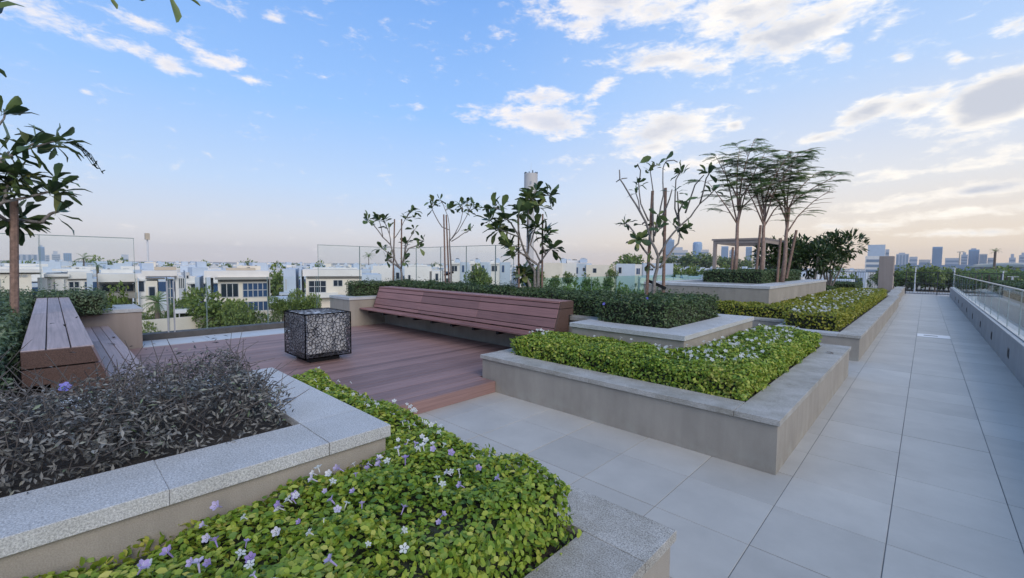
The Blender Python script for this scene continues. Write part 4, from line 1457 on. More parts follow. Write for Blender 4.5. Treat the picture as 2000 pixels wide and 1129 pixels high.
ZS = .80
_, sA = plumeria('small plumeria at the glass corner, leaves in tufts and two timber stakes', TREE_A, .25, ZS, seed=3)
_, sB = plumeria('slender plumeria with a bare lower stem tied between two tall leaning stakes', TREE_B, .25, ZS, seed=5)
_, sC = plumeria('leafiest of the standing plumerias, several stems crowded with paddle leaves', TREE_C, .32, ZS, seed=8, r0=.036, dense=1.3)
_, sD = plumeria('nearly leafless plumeria with many bare stems fanning upward', TREE_D, .20, ZS, seed=12, r0=.036, jitter=.4)
for (lab, st) in (('thin timber stake, the outer one at the plumeria by the glass corner', sA[0]), ('timber stake in front of the plumeria at the glass corner', sA[1]),
                  ('slightly leaning stake on the deck side of the slender plumeria', sB[0]), ('tall stake strapped to the stem of the slender plumeria', sB[1]),
                  ('stake hidden among the leaves of the leafiest plumeria', sC[0]), ('plain stake standing clear beside the leafiest plumeria', sC[1]),
                  ('brown stake tied into the middle of the nearly leafless plumeria', sD[0]), ('tall pinkish brown stake beside the nearly leafless plumeria', sD[1])):
    ties = []
    if 'strapped' in lab:
        ties = [(st[0] + Vector((-.16, -.05, .58)), st[0] + Vector((.12, .02, .66)))]
    if 'tall pinkish' in lab:
        ties = [(st[0] + Vector((-.26, -.05, .62)), st[0] + Vector((.05, -.03, .50)))]
    stake(lab, st[0], st[1], .05 if 'leafless' in lab else .036, 'timber stakes at the plumerias', ties)

_, sE = plumeria('large near plumeria with heavy dark leaf clusters leaning over the hedge', TREE_E, .27, .8, dense=.8, wf=.68, seed=21, r0=.036, jitter=.35)
e_root = bpy.data.objects['plumeria.004']
if True:      # flower stalks hanging from one branch end, and the old stem joining the branches to the ground
    (bx, by), _p, _s = TREE_E
    D = math.hypot(bx, by)
    b = Vector((bx / D, by / D, 0))
    rt = Vector((b.y, -b.x, 0))
    P = lambda s, z, d=0: Vector((bx, by, 0)) + rt * s + b * d + Vector((0, 0, z))
    m = MB()
    for k in range(9):
        a = P(.93 + .02 * k % .06, 2.93)
        m.tube([a, a + rt * (.05 + .012 * k) + Vector((0, 0, .0 - .012 * k)), a + rt * (.10 + .016 * k) + Vector((0, 0, -.03 - .03 * k))], [.004, .0035, .003], 5)
        e = a + rt * (.10 + .016 * k) + Vector((0, 0, -.03 - .03 * k))
        for q in range(3):
            m.tube([e, e + Vector((Q(-.03, .03), Q(-.03, .03), Q(-.02, .03)))], [.007, .004], 5)
    m.build('flower_stalk', M['plum_leaf_mass'], e_root)
    m = MB()
    m.tube([P(.05, .8), P(.1, 1.3), P(.2, 1.77), P(.36, 2.13)], [.04, .036, .034, .03], 8)
    m.build('lower_stem', M['bark'], e_root, smooth=True)
st = sE[0]
stake('pinkish brown stake at the near plumeria, rising out of the grey green hedge', Vector((st[0].x, st[0].y, .8)), st[1], .06)

# the plumeria beside us whose leaf tips hang into the top of the picture
OV = ((-3.05, -.55), [([(0.0, 1.2), (.05, 2.2), (.1, 2.9)], []), ([(.1, 2.9), (.5, 3.2), (1.0, 3.52), (1.35, 3.66)], [(1.38, 3.66, 9)]),
                      ([(.1, 2.9), (.0, 3.3), (.2, 3.7)], [(.2, 3.75, 12)]), ([(.05, 2.2), (.25, 2.6), (.42, 2.78)], [])], [])
plumeria('dark plumeria overhead, only a few hanging leaf tips of it in sight', OV, .30, .8, seed=33, jitter=.05)
ov_root = bpy.data.objects['plumeria.005']


def hang(u, v0, u1, v1, dist, me, width=1.0):
    """one leaf hanging between two points of the view, built at its real distance"""
    a, c = at(u, dist, v0), at(u1, dist, v1)
    d = c - a
    inst('leaf', me, Matrix.Translation(a) @ basis(d, (-d.cross(Vector((.7, .7, 0))))) @ Matrix.Diagonal((d.length, d.length * width, d.length, 1)), ov_root)


HANG = [(325, -25, 360, 50, 3.0, 1, .5), (205, -22, 231, 18, 3.0, 0, .6), (352, -14, 391, 12, 3.0, 2, .5), (300, -60, 278, 5, 3.0, 0, .7),
        (-40, 25, 30, -8, 3.0, 1, 1.0), (-45, 105, 15, 150, 3.2, 0, .6), (-50, 20, 12, 14, 3.2, 2, .9)]
for (u0, v0, u1, v1, dd, k, wf_) in HANG:
    hang(u0, v0, u1, v1, dd, PLUM[k], wf_)
m = MB()
_b = Vector((*OV[0], 0)).normalized()
crotch = Vector((*OV[0], 2.86)) + Vector((_b.y, -_b.x, 0)) * .098
for grp in (HANG[:4], HANG[4:]):      # the branch ends those leaves grow from
    feet = [at(q[0], q[4], q[1]) for q in grp]
    hub = sum(feet, Vector()) / len(feet) + Vector((0, 0, .10))
    m.tube([crotch, crotch.lerp(hub, .5) + Vector((0, 0, .14)), hub], [.03, .022, .014], 7)
    for p in feet:
        m.tube([hub, hub.lerp(p, .5) + Vector((0, 0, .02)), p], [.011, .009, .006], 5)
        for k in range(3):
            d = Vector((Q(-1, 1), Q(-1, 1), Q(.5, 1.4))).normalized()
            inst('leaf', PLUM[k], Matrix.Translation(hub.lerp(p, .6)) @ basis(d, (0, 0, 1)) @ Matrix.Scale(Q(.16, .26), 4), ov_root)
m.build('branch', M['bark'], ov_root, smooth=True)

# ------------------------------------------------------------------ three slender feathery trees


def frond_mesh(seed):
    r = random.Random(seed)
    m = MB()
    n = 12
    pts = [Vector((t_ / n, 0, .06 * math.sin(t_ / n * 2.6) - .11 * (t_ / n) ** 2.2)) for t_ in range(n + 1)]
    for i, p in enumerate(pts[1:], 1):
        f = i / n
        L = (.17 * math.sin(min(1, f * 1.15 + .12) * 3.0) + .06) * r.uniform(.8, 1.1)
        for s in (-1, 1):
            d = Vector((.5, s, -.10)).normalized()
            a = p
            w = Vector((.032, 0, .0))
            e = a + d * L
            m.add([a - w, a + w, e + w * .6, e - w * .6], [(0, 1, 2, 3)])
    m.tube(pts, [.008] * (n + 1), 3, cap=False)
    return m.build('frond', M['frond'], data_only=True)


FROND = [frond_mesh(k) for k in range(3)]


def feathery(label, base, top, fork, spread, seed, n_limb=7, wind=.45):
    """slim trunk, limbs opening upward, and flat layers of feathery sprays blown one way"""
    r = random.Random(seed)
    root = empty('slender_tree', base, label, 'tree', 'slender feathery trees')
    base, fork, top = Vector(base), Vector(fork), Vector(top)
    m = MB()
    m.tube([base, base.lerp(fork, .5) + Vector((.03, 0, 0)), fork, fork.lerp(top, .3)], [.075, .06, .05, .03], 8)
    rt = Vector((.727, .687, 0))
    bk = Vector((-.687, .727, 0))
    count = 0
    H = (top - fork).length
    for k in range(n_limb):
        t_ = (k + r.uniform(-.3, .3)) / (n_limb - 1) * 2 - 1
        reach = spread * t_
        h = H * (1 - .42 * abs(t_) ** 1.5) * r.uniform(.80, 1.0)
        dep = r.uniform(-.8, .8)
        p0 = fork + Vector((0, 0, r.uniform(-.1, .9)))
        up = fork.z + h - p0.z
        p1_ = p0 + rt * (reach * .30) + bk * dep * .3 + Vector((0, 0, up * .40))
        p2_ = p0 + rt * (reach * .66 + .08) + bk * dep * .7 + Vector((0, 0, up * .74))
        p3_ = p0 + rt * (reach + .2) + bk * dep + Vector((0, 0, up))
        m.tube([p0, p1_, p2_, p3_], [.028, .021, .014, .006], 6)
        tips = [p0.lerp(p1_, f) for f in (.65, .95)] + [p1_.lerp(p2_, f) for f in (.25, .5, .8)] + [p2_.lerp(p3_, f) for f in (.05, .3, .55, .8, 1.0)]
        for q in tips:
            side = r.choice((-1, 1, 1))
            d = (rt * side * r.uniform(.4, 1.0) + bk * r.uniform(-.9, .9) + Vector((0, 0, r.uniform(.05, .3)))).normalized()
            L = r.uniform(.25, .65)
            e = q + d * L
            m.tube([q, q.lerp(e, .5) + Vector((0, 0, .02)), e], [.009, .007, .004], 4)
            for y in range(4):
                if count >= 290:
                    break
                f = r.uniform(.35, 1)
                flat = (d * .7 + rt * r.uniform(-.5, 1.0) * (.5 + wind) + bk * r.uniform(-.9, .9))
                flat.z = r.uniform(-.06, .10)
                s = r.uniform(.34, .58)
                inst('frond', FROND[r.randrange(3)], Matrix.Translation(q.lerp(e, f)) @ basis(flat, (r.uniform(-.25, .25), r.uniform(-.25, .25), 1)) @ Matrix.Scale(s, 4), root)
                count += 1
    m.build('trunk', M['bark_brown'], root, smooth=True)
    return root


feathery('slender feathery tree nearest the pergola post, its crown reaching up highest', (-4.62, 15.6, 1.15), (-4.35, 15.7, 6.1), (-4.58, 15.6, 3.0), 1.25, 4, 8)
feathery('slender feathery tree in the middle with the densest greenest crown', (-3.92, 15.9, 1.15), (-3.8, 16.0, 5.7), (-3.88, 15.9, 2.85), 1.05, 6, 8)
feathery('slender feathery tree beside the bushy plumerias with a wind swept crown', (-3.40, 16.4, 1.15), (-3.15, 16.5, 5.5), (-3.34, 16.4, 2.75), 1.45, 9, 8, .7)
for lab, a, c in (('leaning stake against the middle slender tree', (-4.02, 15.75, 1.15), (-3.93, 15.75, 3.0)), ('short upright stake by the wind swept slender tree', (-3.52, 16.3, 1.15), (-3.47, 16.3, 2.6)),
                  ('stake slanting away from the wind swept slender tree', (-3.30, 16.5, 1.3), (-3.08, 16.5, 2.85)), ('short stake beside the slender tree nearest the pergola', (-4.68, 15.5, 1.15), (-4.66, 15.5, 2.3))):
    stake(lab, Vector(a), Vector(c), .075, 'timber stakes at the slender trees')

# ------------------------------------------------------------------ bushy plumerias by the pillar


def bushy(label, base, w, h, z_crown, n, seed, ln=.26, blobs=5):
    g = np.random.default_rng(seed)
    root = empty('bushy_plumeria', base, label, 'tree', 'bushy plumerias by the pillar')
    B = np.array(base)
    m = MB()
    cs = []
    for k in range(blobs):
        a = g.uniform(0, 6.28)
        rr = g.uniform(.25, .75) * w / 2
        c = B + np.array([math.cos(a) * rr, math.sin(a) * rr, z_crown + g.uniform(-.28, .3) * h])
        cs.append(c)
        m.tube([tuple(B), tuple(B * .5 + c * .5 + np.array([0, 0, -.15])), tuple(c)], [.05, .035, .015], 6)
    m.build('trunk', M['bark'], root)
    idx = g.integers(0, blobs, n)
    dirs = g.normal(0, 1, (n, 3))
    dirs /= np.linalg.norm(dirs, axis=1)[:, None]
    rad = g.uniform(.55, 1.0, n)
    pos = np.array(cs)[idx] + dirs * rad[:, None] * np.array([w * .30, w * .30, h * .32])
    d = dirs + np.array([0, 0, .25]) + g.normal(0, .4, (n, 3))
    nn = np.array([0, 0, 1.0]) + dirs * .5 + g.normal(0, .3, (n, 3))
    o = leaves('foliage', pos, d, nn, ln * g.uniform(.6, 1.2, n), ln * .36 * g.uniform(.7, 1.2, n), T_DIAM, g.beta(2, 2.2, n), M['plum_leaf_mass'], root)
    o['kind'] = 'stuff'
    return root


bushy('round bushy plumeria directly behind the feathery trees', (-5.35, 25.0, .43), 2.3, 1.9, 1.7, 1300, 3, .32, 7)
bushy('smaller light green bush between the round one and the spotted one', (-5.15, 27.6, .43), 1.7, 1.5, 1.75, 700, 8, .3, 5)
bushy('bushy plumeria with reddish and pale leaves and dark forked stems', (-4.0, 25.8, .43), 1.7, 1.8, 1.75, 760, 5, .3, 6)
bushy('bushy plumeria nearest the pillar, leaning towards the blue tower', (-3.55, 27.2, .43), 2.1, 2.0, 1.95, 1050, 6, .33, 7)

# ------------------------------------------------------------------ the land below and the city
M['land'] = simple('dry_land', (.34, .30, .24), .95, noise=(.02, .7, 1.25))
M['lawn'] = simple('lawn', (.10, .145, .035), .95, noise=(.25, .6, 1.4))
M['pale_paving'] = simple('pale_car_park', (.42, .41, .40), .9, noise=(.1, .85, 1.1))
M['asphalt'] = simple('asphalt', (.06, .06, .062), .9, noise=(.3, .85, 1.2))
M['cream'] = simple('cream_render', (.74, .67, .56), .8, noise=(.5, .92, 1.05))
M['white_wall'] = simple('white_render', (.74, .71, .66), .8, noise=(.4, .92, 1.04))
M['grey_wall'] = simple('grey_blue_render', (.50, .56, .63), .75, noise=(.4, .93, 1.05))
M['blue_wall'] = simple('pale_blue_and_shade', (.46, .53, .61), .55, noise=(.4, .93, 1.05))  # pale blue; on near villas it paints white wall in skylit shade
M['taupe_wall'] = simple('taupe_villa_render', (.33, .315, .285), .8, noise=(.4, .92, 1.05))
M['roof'] = simple('pale_roof', (.74, .71, .66), .85, noise=(.6, .88, 1.06))
M['roof_tan'] = simple('tan_roof', (.50, .42, .32), .85, noise=(.6, .88, 1.06))
M['window_glass'] = simple('window_glass', (.022, .032, .048), .12, spec=.8)
M['blue_glass'] = simple('blue_window_glass', (.035, .075, .16), .15, spec=.8)
M['frame'] = simple('window_frame', (.50, .50, .49), .5)
M['shadow_band'] = simple('shade_band_roof_unit', (.17, .16, .15), .8)  # paints the shade under villa overhangs; some roof units use it too
M['tower_blue'] = simple('tower_curtain_glass', (.22, .34, .50), .25, spec=.7)  # pale and bluish: distance haze put into the colour
M['tower_grey'] = simple('tower_cladding', (.42, .45, .50), .6)  # lightened towards the haze in its base colour
M['tower_pale'] = simple('pale_tower_cladding', (.50, .48, .46), .7)
M['tower_band'] = simple('tower_window_band', (.19, .25, .33), .3)  # window tone also paled to carry haze
M['concrete'] = simple('viaduct_concrete', (.36, .40, .46), .8, noise=(.3, .9, 1.05))
M['station'] = simple('station_shell', (.42, .37, .27), .35, metal=.5)
M['mast'] = simple('mast_paint', (.62, .62, .62), .6)
M['trunk_brown'] = simple('tree_trunk', (.13, .10, .075), .9)

terrain = MB()
n = 48
R_T = 4300
terrain.add([(R_T * math.cos(2 * math.pi * k / n), R_T * math.sin(2 * math.pi * k / n), GROUND) for k in range(n)], [tuple(range(n))])
tag(terrain.build('ground', M['land']), None, None, kind='structure')


def ground_patch(name, pts, z, mat):
    tag(MB().add([(p.x, p.y, GROUND + z) for p in pts], [tuple(range(len(pts)))]).build(name, M[mat]), None, None, kind='structure')


ground_patch('lawn', [at(860, 85), at(1330, 85), at(1330, 165), at(860, 165)], .05, 'lawn')
ground_patch('road', [at(250, 62), at(700, 62), at(700, 70), at(250, 70)], .05, 'asphalt')
ground_patch('car_park', [at(1700, 195), at(2000, 195), at(2000, 284), at(1700, 284)], .05, 'pale_paving')


class Face:
    """a vertical plane facing us at a distance along photo column uc; turns view rectangles into boxes on it"""

    def __init__(s, uc, dist):
        p = at(uc, dist)
        s.o = Vector((p.x, p.y, 0))
        s.b = Vector((p.x, p.y, 0)).normalized()
        s.r = Vector((s.b.y, -s.b.x, 0))

    def q(s, u, v):
        d = ray_dir(u, v)
        k = s.o.dot(s.b) / Vector((d.x, d.y, 0)).dot(s.b)
        p = EYE + d * k
        return (p - s.o).dot(s.r), p.z

    def box(s, mb, u0, v0, u1, v1, front=0.0, back=8.0, ground=False):
        (a, z1), (c, z0) = s.q(u0, v0), s.q(u1, v1)
        if ground:
            z0 = GROUND
        lo, hi = min(a, c), max(a, c)
        o = s.o + s.r * lo + s.b * front
        return mb.obox((o.x, o.y, z0), s.r * (hi - lo), s.b * (back - front), (0, 0, z1 - z0))


def villa(label, uc, dist, masses, windows, bands=(), roofs=(), pools=()):
    f = Face(uc, dist)
    root = empty('villa', (f.o.x, f.o.y, GROUND), label, 'villa', 'villas below the terrace')
    for (u0, v0, u1, v1, fr, bk, mt) in masses:
        f.box(MB(), u0, v0, u1, v1, fr, bk, ground=v1 >= 999).build('wall', M[mt], root)
    for (u0, v0, u1, v1, fr, bk, mt) in roofs:
        f.box(MB(), u0, v0, u1, v1, fr, bk).build('roof', M[mt], root)
    rr = random.Random(int(uc))
    for (u0, v0, u1, v1, fr, bk, mt) in roofs:
        for k in range(3):
            uu = rr.uniform(u0, u1 - 8)
            f.box(MB(), uu, v0 - rr.uniform(.8, 2.2), uu + rr.uniform(3, 7), v0 - .05, fr + 1, fr + 2.5).build('roof_unit', M[rr.choice(['frame', 'shadow_band', 'grey_wall'])], root)
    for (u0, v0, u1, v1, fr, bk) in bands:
        f.box(MB(), u0, v0, u1, v1, fr, bk).build('soffit_shade', M['shadow_band'], root)  # dark strips painted where overhangs and recesses shade the wall
    for (u0, v0, u1, v1, fr, nx, ny, mt) in windows:
        w = MB()
        (a, z1), (c, z0) = f.q(u0, v0), f.q(u1, v1)
        t_ = .10

        def bar(s0, s1, za, zb):
            o = f.o + f.r * s0 + f.b * (fr - .05)
            w.obox((o.x, o.y, za), f.r * (s1 - s0), f.b * .12, (0, 0, zb - za))
        for i in range(nx + 1):
            s0 = a + (c - a) * i / nx
            bar(s0 - t_ / 2, s0 + t_ / 2, z0, z1)
        for j in range(ny + 1):
            zz = z0 + (z1 - z0) * j / ny
            bar(a + t_ / 2 + .002, c - t_ / 2 - .002, zz - t_ / 2, zz + t_ / 2)
        wo = w.build('window', M['frame'], root)
        p = MB()
        o = f.o + f.r * a + f.b * (fr - .02)
        p.obox((o.x, o.y, z0), f.r * (c - a), f.b * .015, (0, 0, z1 - z0)).build('pane', M[mt], wo)
    return root, f


G = 1000   # «down to the ground»
villa('cream villa with two storeys of wide dark windows behind the round tree', 470, 80,
      [(425, 541, 531, G, 0, 11, 'cream'), (398, 529, 526, 542, .35, 10.5, 'white_wall'), (381, 541, 404, G, -.6, 8, 'blue_wall'), (403.5, 541.5, 424.5, G, -.2, 8, 'grey_wall'), (527, 543, 535, G, -.8, 9, 'taupe_wall'),
       (420, 541.5, 531, 545, -.9, 0, 'taupe_wall')],
      [(431, 554, 466, 580, -.01, 3, 1, 'window_glass'), (474, 553, 523, 579.5, -.01, 5, 2, 'blue_glass'), (474.5, 589.5, 524, 606, -.01, 5, 1, 'blue_glass')],
      [(428, 547.5, 525, 549.5, -.12, 0)], [(440, 524, 500, 529, 3, 9, 'roof_tan'), (462, 520, 512, 530, 6, 10, 'cream')])
villa('cream villa with a tall corner coloured as blue shade, beside the grey carports', 640, 86,
      [(597, 541, 745, G, 0, 10, 'cream'), (591, 526, 706, 539.5, -.5, 10, 'white_wall'), (553.5, 525.5, 586, G, -.3, 9, 'blue_wall'), (586.3, 526, 597, G, -.05, 9, 'blue_wall'), (604, 572, 660, 580, -1.2, 0, 'white_wall'), (706, 536, 748, G, -.4, 9, 'grey_wall')],
      [(603, 548.5, 637, 571, -.01, 3, 2, 'window_glass'), (651, 547, 669, 559, -.01, 2, 1, 'window_glass'), (607, 582, 622, 598, -.01, 2, 1, 'window_glass'), (558, 545, 560, 566, -.31, 1, 1, 'blue_glass')],
      [(600, 542, 715, 544, -.12, 0)], [(610, 523, 700, 526, 3, 9, 'roof')])
villa('white villa with one square window and a tall blue glass strip, behind the palm', 325, 72,
      [(284, 549, 323.5, G, 0, 9, 'cream'), (323.8, 545, 342, G, 1.2, 9, 'grey_wall'), (342.3, 537, 364, G, .6, 9, 'white_wall'), (276, 529, 346, 539, .5, 9, 'white_wall'), (364.3, 530, 378, G, 3.5, 10, 'grey_wall')],
      [(290, 560, 304, 578, -.01, 1, 1, 'window_glass'), (324.5, 546, 341.5, 618, 1.19, 2, 4, 'blue_glass'), (349, 543.5, 361, 564, .59, 3, 1, 'window_glass'), (365.5, 539, 371, 546, 3.49, 1, 1, 'window_glass')],
      [(284, 540, 345, 541.3, .0, .45), (284, 543, 322, 545.5, .1, .9)], [(300, 522, 345, 528.6, 3, 9, 'roof_tan')])
villa('white villa with blue glazed doors between thin white columns', 145, 74,
      [(86, 540, 190, G, 0, 10, 'white_wall'), (86, 535.5, 136, 540, -.6, 9, 'white_wall'), (132, 530, 182, 544, -.25, 9, 'white_wall'), (180, 533, 190, G, -.7, 6, 'blue_wall'), (92, 542, 97, G, -.35, 0, 'white_wall'), (125, 545, 130, G, -.35, 0, 'white_wall')],
      [(104.5, 550, 123.5, 576, -.01, 3, 1, 'blue_glass'), (134, 550, 156, 574, -.01, 2, 2, 'window_glass'), (164.5, 550, 177, 572, -.01, 2, 2, 'blue_glass'), (95, 541, 99, 565, -.02, 1, 1, 'window_glass')],
      [(132, 545.5, 178, 547, -.1, 0)], [(100, 526, 178, 530, 2.5, 9, 'roof'), (140, 522, 190, 527, 5, 10, 'roof')])
villa('white villa with a deep shaded balcony and a green planter, beside the pale blue fin', 228, 76,
      [(190.5, 550.5, 276, G, 2.2, 10, 'white_wall'), (190.5, 535, 268, 550, -.2, 10, 'white_wall'), (190.5, 573, 268, 582, -.2, 2.1, 'taupe_wall'), (268.3, 540, 282, G, -.1, 9, 'cream')],
      [(197, 557, 263, 571, 2.19, 4, 1, 'window_glass')],
      [(196, 551, 264, 553, .1, 2.1)], [(196, 527, 262, 534.5, 3, 9, 'roof'), (236, 521, 276, 528, 5, 10, 'white_wall')])
villa('blank cream villa wall with two slot windows behind the near plumeria stem', 45, 70,
      [(-40, 536, 85.5, G, 0, 10, 'cream'), (-40, 527.5, 84, 532, -.4, 9, 'white_wall'), (-40, 532.2, 80, 536, .3, 9, 'taupe_wall')],  # taupe strip under the roof slab is shadow put into the colour
      [(33, 537.5, 41, 540.5, -.01, 1, 1, 'window_glass'), (42.5, 537.7, 53, 540.5, -.01, 1, 1, 'window_glass'), (-20, 545, 0, 560, -.01, 2, 1, 'window_glass')],
      [], [(-30, 521, 84, 527, 2, 9, 'roof'), (5, 516, 98, 522, 6, 12, 'white_wall')])
villa('white villa mass with one small window, standing right of the slender plumeria', 825, 95,
      [(790, 520, 843, G, 0, 10, 'white_wall'), (843.3, 529, 863, G, -.4, 9, 'white_wall')],
      [(797, 537, 802, 548, -.01, 1, 1, 'window_glass'), (850, 534, 856, 548, -.41, 1, 1, 'window_glass')], [(839, 530, 842.5, 550, -.03, 0)], [(795, 517, 835, 519.6, 3, 8, 'roof')])
villa('pale villa half hidden between the corner plumeria and the slender one', 735, 105,
      [(700, 527, 728, G, .4, 10, 'grey_wall'), (728.3, 519, 770, G, 0, 10, 'white_wall'), (770.3, 524, 789, G, -.5, 8, 'blue_wall')],
      [(704, 533, 715, 546, .39, 2, 1, 'blue_glass'), (738, 534, 742, 548, -.01, 1, 1, 'blue_glass'), (773, 532, 780, 545, -.51, 1, 1, 'window_glass')], [], [])
villa('cream villa with a square window right of the leafiest plumeria', 1170, 130,
      [(1145, 517, 1183, G, 0, 10, 'cream'), (1117, 514, 1144.6, G, .8, 10, 'blue_wall'), (1090, 514, 1116.6, G, .2, 9, 'white_wall'), (1062, 513, 1089.6, G, -.2, 9, 'cream')],
      [(1158, 524, 1165, 533, -.01, 1, 1, 'window_glass'), (1119, 522, 1129, 535, .79, 2, 1, 'blue_glass'), (1138, 523, 1143, 530, .79, 1, 1, 'window_glass')], [], [(1092, 505, 1104, 514, 3, 7, 'blue_wall'), (1132, 505, 1146, 513, 3, 7, 'blue_wall'), (1105, 508, 1131, 513, 4, 8, 'roof')])
villa('pale grey blue villa row seen beside the nearly leafless plumeria', 1225, 135,
      [(1204, 515, 1228, G, 0, 10, 'grey_wall'), (1228.3, 516, 1256, G, .5, 10, 'white_wall'), (1256.3, 514, 1300, G, .1, 10, 'grey_wall'), (1184, 519, 1203.6, G, .7, 9, 'cream')],
      [(1231, 527, 1236, 536, .49, 1, 1, 'blue_glass'), (1243, 524, 1250, 536, .49, 2, 1, 'blue_glass'), (1208, 522, 1214, 534, -.01, 1, 1, 'window_glass'), (1262, 524, 1276, 534, .09, 3, 1, 'window_glass')], [], [])
for k, (u, lab) in enumerate(((895, 'first blue fronted villa of the terrace row across the lawn'), (934, 'middle blue fronted villa of the terrace row across the lawn'), (973, 'blue fronted villa of the lawn row partly behind the leafiest plumeria'))):
    villa(lab, u, 150, [(u - 17, 513, u + 4, G, 0, 10, 'white_wall'), (u + 4.2, 512, u + 19, G, -.5, 10, 'blue_wall'), (u - 19.5, 516, u - 17.3, G, -.8, 8, 'grey_wall')],
          [(u - 13, 519, u - 2, 530, -.01, 2, 1, 'window_glass'), (u + 7, 518, u + 12, 532, -.51, 1, 1, 'blue_glass')], [(u - 15, 516.5, u + 2, 517.5, -.2, 0)], [(u - 6, 506, u + 4, 513, 3, 7, 'blue_wall'), (u - 15, 509, u - 8, 513, 3, 7, 'roof')])

# carports, canopy and garden walls in front of the near villas
f = Face(550, 78)
cp = empty('carport', (f.o.x, f.o.y, GROUND), 'grey carport roof with dark glass under it between the two near villas', 'carport')
f.box(MB(), 527, 582, 576, 588, -3, 4).build('roof', M['grey_wall'], cp)
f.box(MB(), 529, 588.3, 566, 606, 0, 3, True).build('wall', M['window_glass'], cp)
f.box(MB(), 545, 577, 580, 580, 5, 9).build('upper_roof', M['grey_wall'], cp)
f.box(MB(), 557, 588.3, 562, 606, -2.5, -2.2, True).build('post', M['cream'], cp)
f = Face(360, 66)
cn = empty('garden_canopy', (f.o.x, f.o.y, GROUND), 'flat white garden canopy on posts in front of the white villa', 'canopy')
f.box(MB(), 340, 604, 386, 609, -1, 3).build('roof', M['white_metal'], cn)
for u in (342, 349.5, 383):
    f.box(MB(), u, 609.2, u + 2, 625, -.9, -.7, True).build('post', M['white_metal'], cn)


def garden_wall(label, a, b, top_a, top_b):
    p, q = at(*a), at(*b)
    root = empty('garden_wall', (p.x, p.y, GROUND), label, 'wall')
    d = Vector((q.x - p.x, q.y - p.y, 0))
    nn = Vector((-d.y, d.x, 0)).normalized() * .25
    za, zb = at(a[0], a[1], top_a).z, at(b[0], b[1], top_b).z
    m = MB()
    m.add([(p.x, p.y, GROUND), (q.x, q.y, GROUND), (q.x, q.y, zb), (p.x, p.y, za), (p.x + nn.x, p.y + nn.y, GROUND), (q.x + nn.x, q.y + nn.y, GROUND), (q.x + nn.x, q.y + nn.y, zb), (p.x + nn.x, p.y + nn.y, za)],
          [(0, 1, 2, 3), (5, 4, 7, 6), (3, 2, 6, 7), (1, 5, 6, 2), (4, 0, 3, 7), (4, 5, 1, 0)])
    m.build('wall', M['cream'], root)


garden_wall('long cream garden wall along the street below the glass', (262, 56), (600, 70), 627, 600)

# distant villas: a few designs, repeated row behind row


def far_villa(name, seed):
    r = random.Random(seed)
    root = empty(name, (0, 0, 0))
    W = r.uniform(13, 17)
    D = r.uniform(9, 12)
    H = 8.1
    m1, m2 = r.choice([('white_wall', 'blue_wall'), ('cream', 'grey_wall'), ('white_wall', 'cream'), ('white_wall', 'grey_wall')])
    PROTO_TONE.append({('white_wall', 'blue_wall'): 'white and blue', ('cream', 'grey_wall'): 'cream and grey', ('white_wall', 'cream'): 'white and cream', ('white_wall', 'grey_wall'): 'white and grey'}[(m1, m2)])
    c = r.uniform(.45, .7) * W
    MB().box(-W / 2, -W / 2 + c, 0, D, 0, H).build('wall', M[m1], root)
    MB().box(-W / 2 + c + .02, W / 2, .7, D, 0, H - r.uniform(-.8, .9)).build('wall', M[m2], root)
    MB().box(-W / 2 + .15, -W / 2 + c - .15, .15, D - .15, H + .002, H + .35).build('roof', M['roof'], root)
    MB().box(-W / 2 + 2, -W / 2 + r.uniform(4, 6), 3, 6.5, H + .36, H + r.uniform(1.5, 2.6)).build('stair_head', M[m2], root)
    MB().box(-W / 2 + .3, -W / 2 + c - .3, -.7, -.002, H - 1.2, H - .9).build('canopy', M[m1], root)
    for (x0, x1, z0, z1, y) in ((-W / 2 + 1, -W / 2 + r.uniform(3, 4.5), 4.6, 6.7, 0), (-W / 2 + 5, -W / 2 + min(c - .5, r.uniform(6.5, 8)), 4.6, 6.7, 0), (-W / 2 + 1, -W / 2 + 5, .6, 2.9, 0), (-W / 2 + c + 1, W / 2 - 1, 4.4, 6.6, .7)):
        wo = MB().box(x0 - .1, x1 + .1, y - .06, y - .002, z0 - .1, z1 + .1).build('window', M['frame'], root)
        MB().box(x0, x1, y - .09, y - .062, z0, z1).build('pane', M[r.choice(['window_glass', 'blue_glass'])], wo)
    for k in range(3):
        x = r.uniform(-W / 2 + 1, W / 2 - 3)
        MB().box(x, x + r.uniform(.9, 1.6), r.uniform(5, 6), r.uniform(6.5, 8), H + .36 if x < -W / 2 + c - 2 else H - .5, H + 1.1).build('roof_unit', M['frame'], root)
    return root


PROTO_TONE = []
PROTO = [far_villa('distant_villa', k) for k in range(7)]
used = set()
GRP = 'distant villas'
ORD = ['leftmost', 'second', 'third', 'fourth', 'fifth', 'sixth', 'seventh', 'eighth', 'ninth', 'tenth', 'eleventh', 'twelfth']
MARKS = [(20, 'behind the near plumeria'), (110, 'behind the near screen'), (200, 'above the shaded balcony'), (287, 'below the floodlight mast'), (370, 'above the blue wall villa'), (470, 'above the two-storey villa'),
         (560, 'above the carports'), (650, 'by the corner screen'), (775, 'behind the corner plumeria'), (880, 'behind the slender plumeria'), (960, 'left of the water tower'), (1037, 'below the water tower'),
         (1150, 'right of the water tower'), (1275, 'behind the leafless plumeria'), (1350, 'below the rounded tower'), (1440, 'behind the pergola'), (1530, 'behind the windswept tree'), (1640, 'behind the bushy plumerias'), (1800, 'beyond the end railing'), (1930, 'beyond the wall glass')]
ROWN = {}
pend = []


def mark_of(u):
    return min(MARKS, key=lambda m_: abs(m_[0] - u))[1]


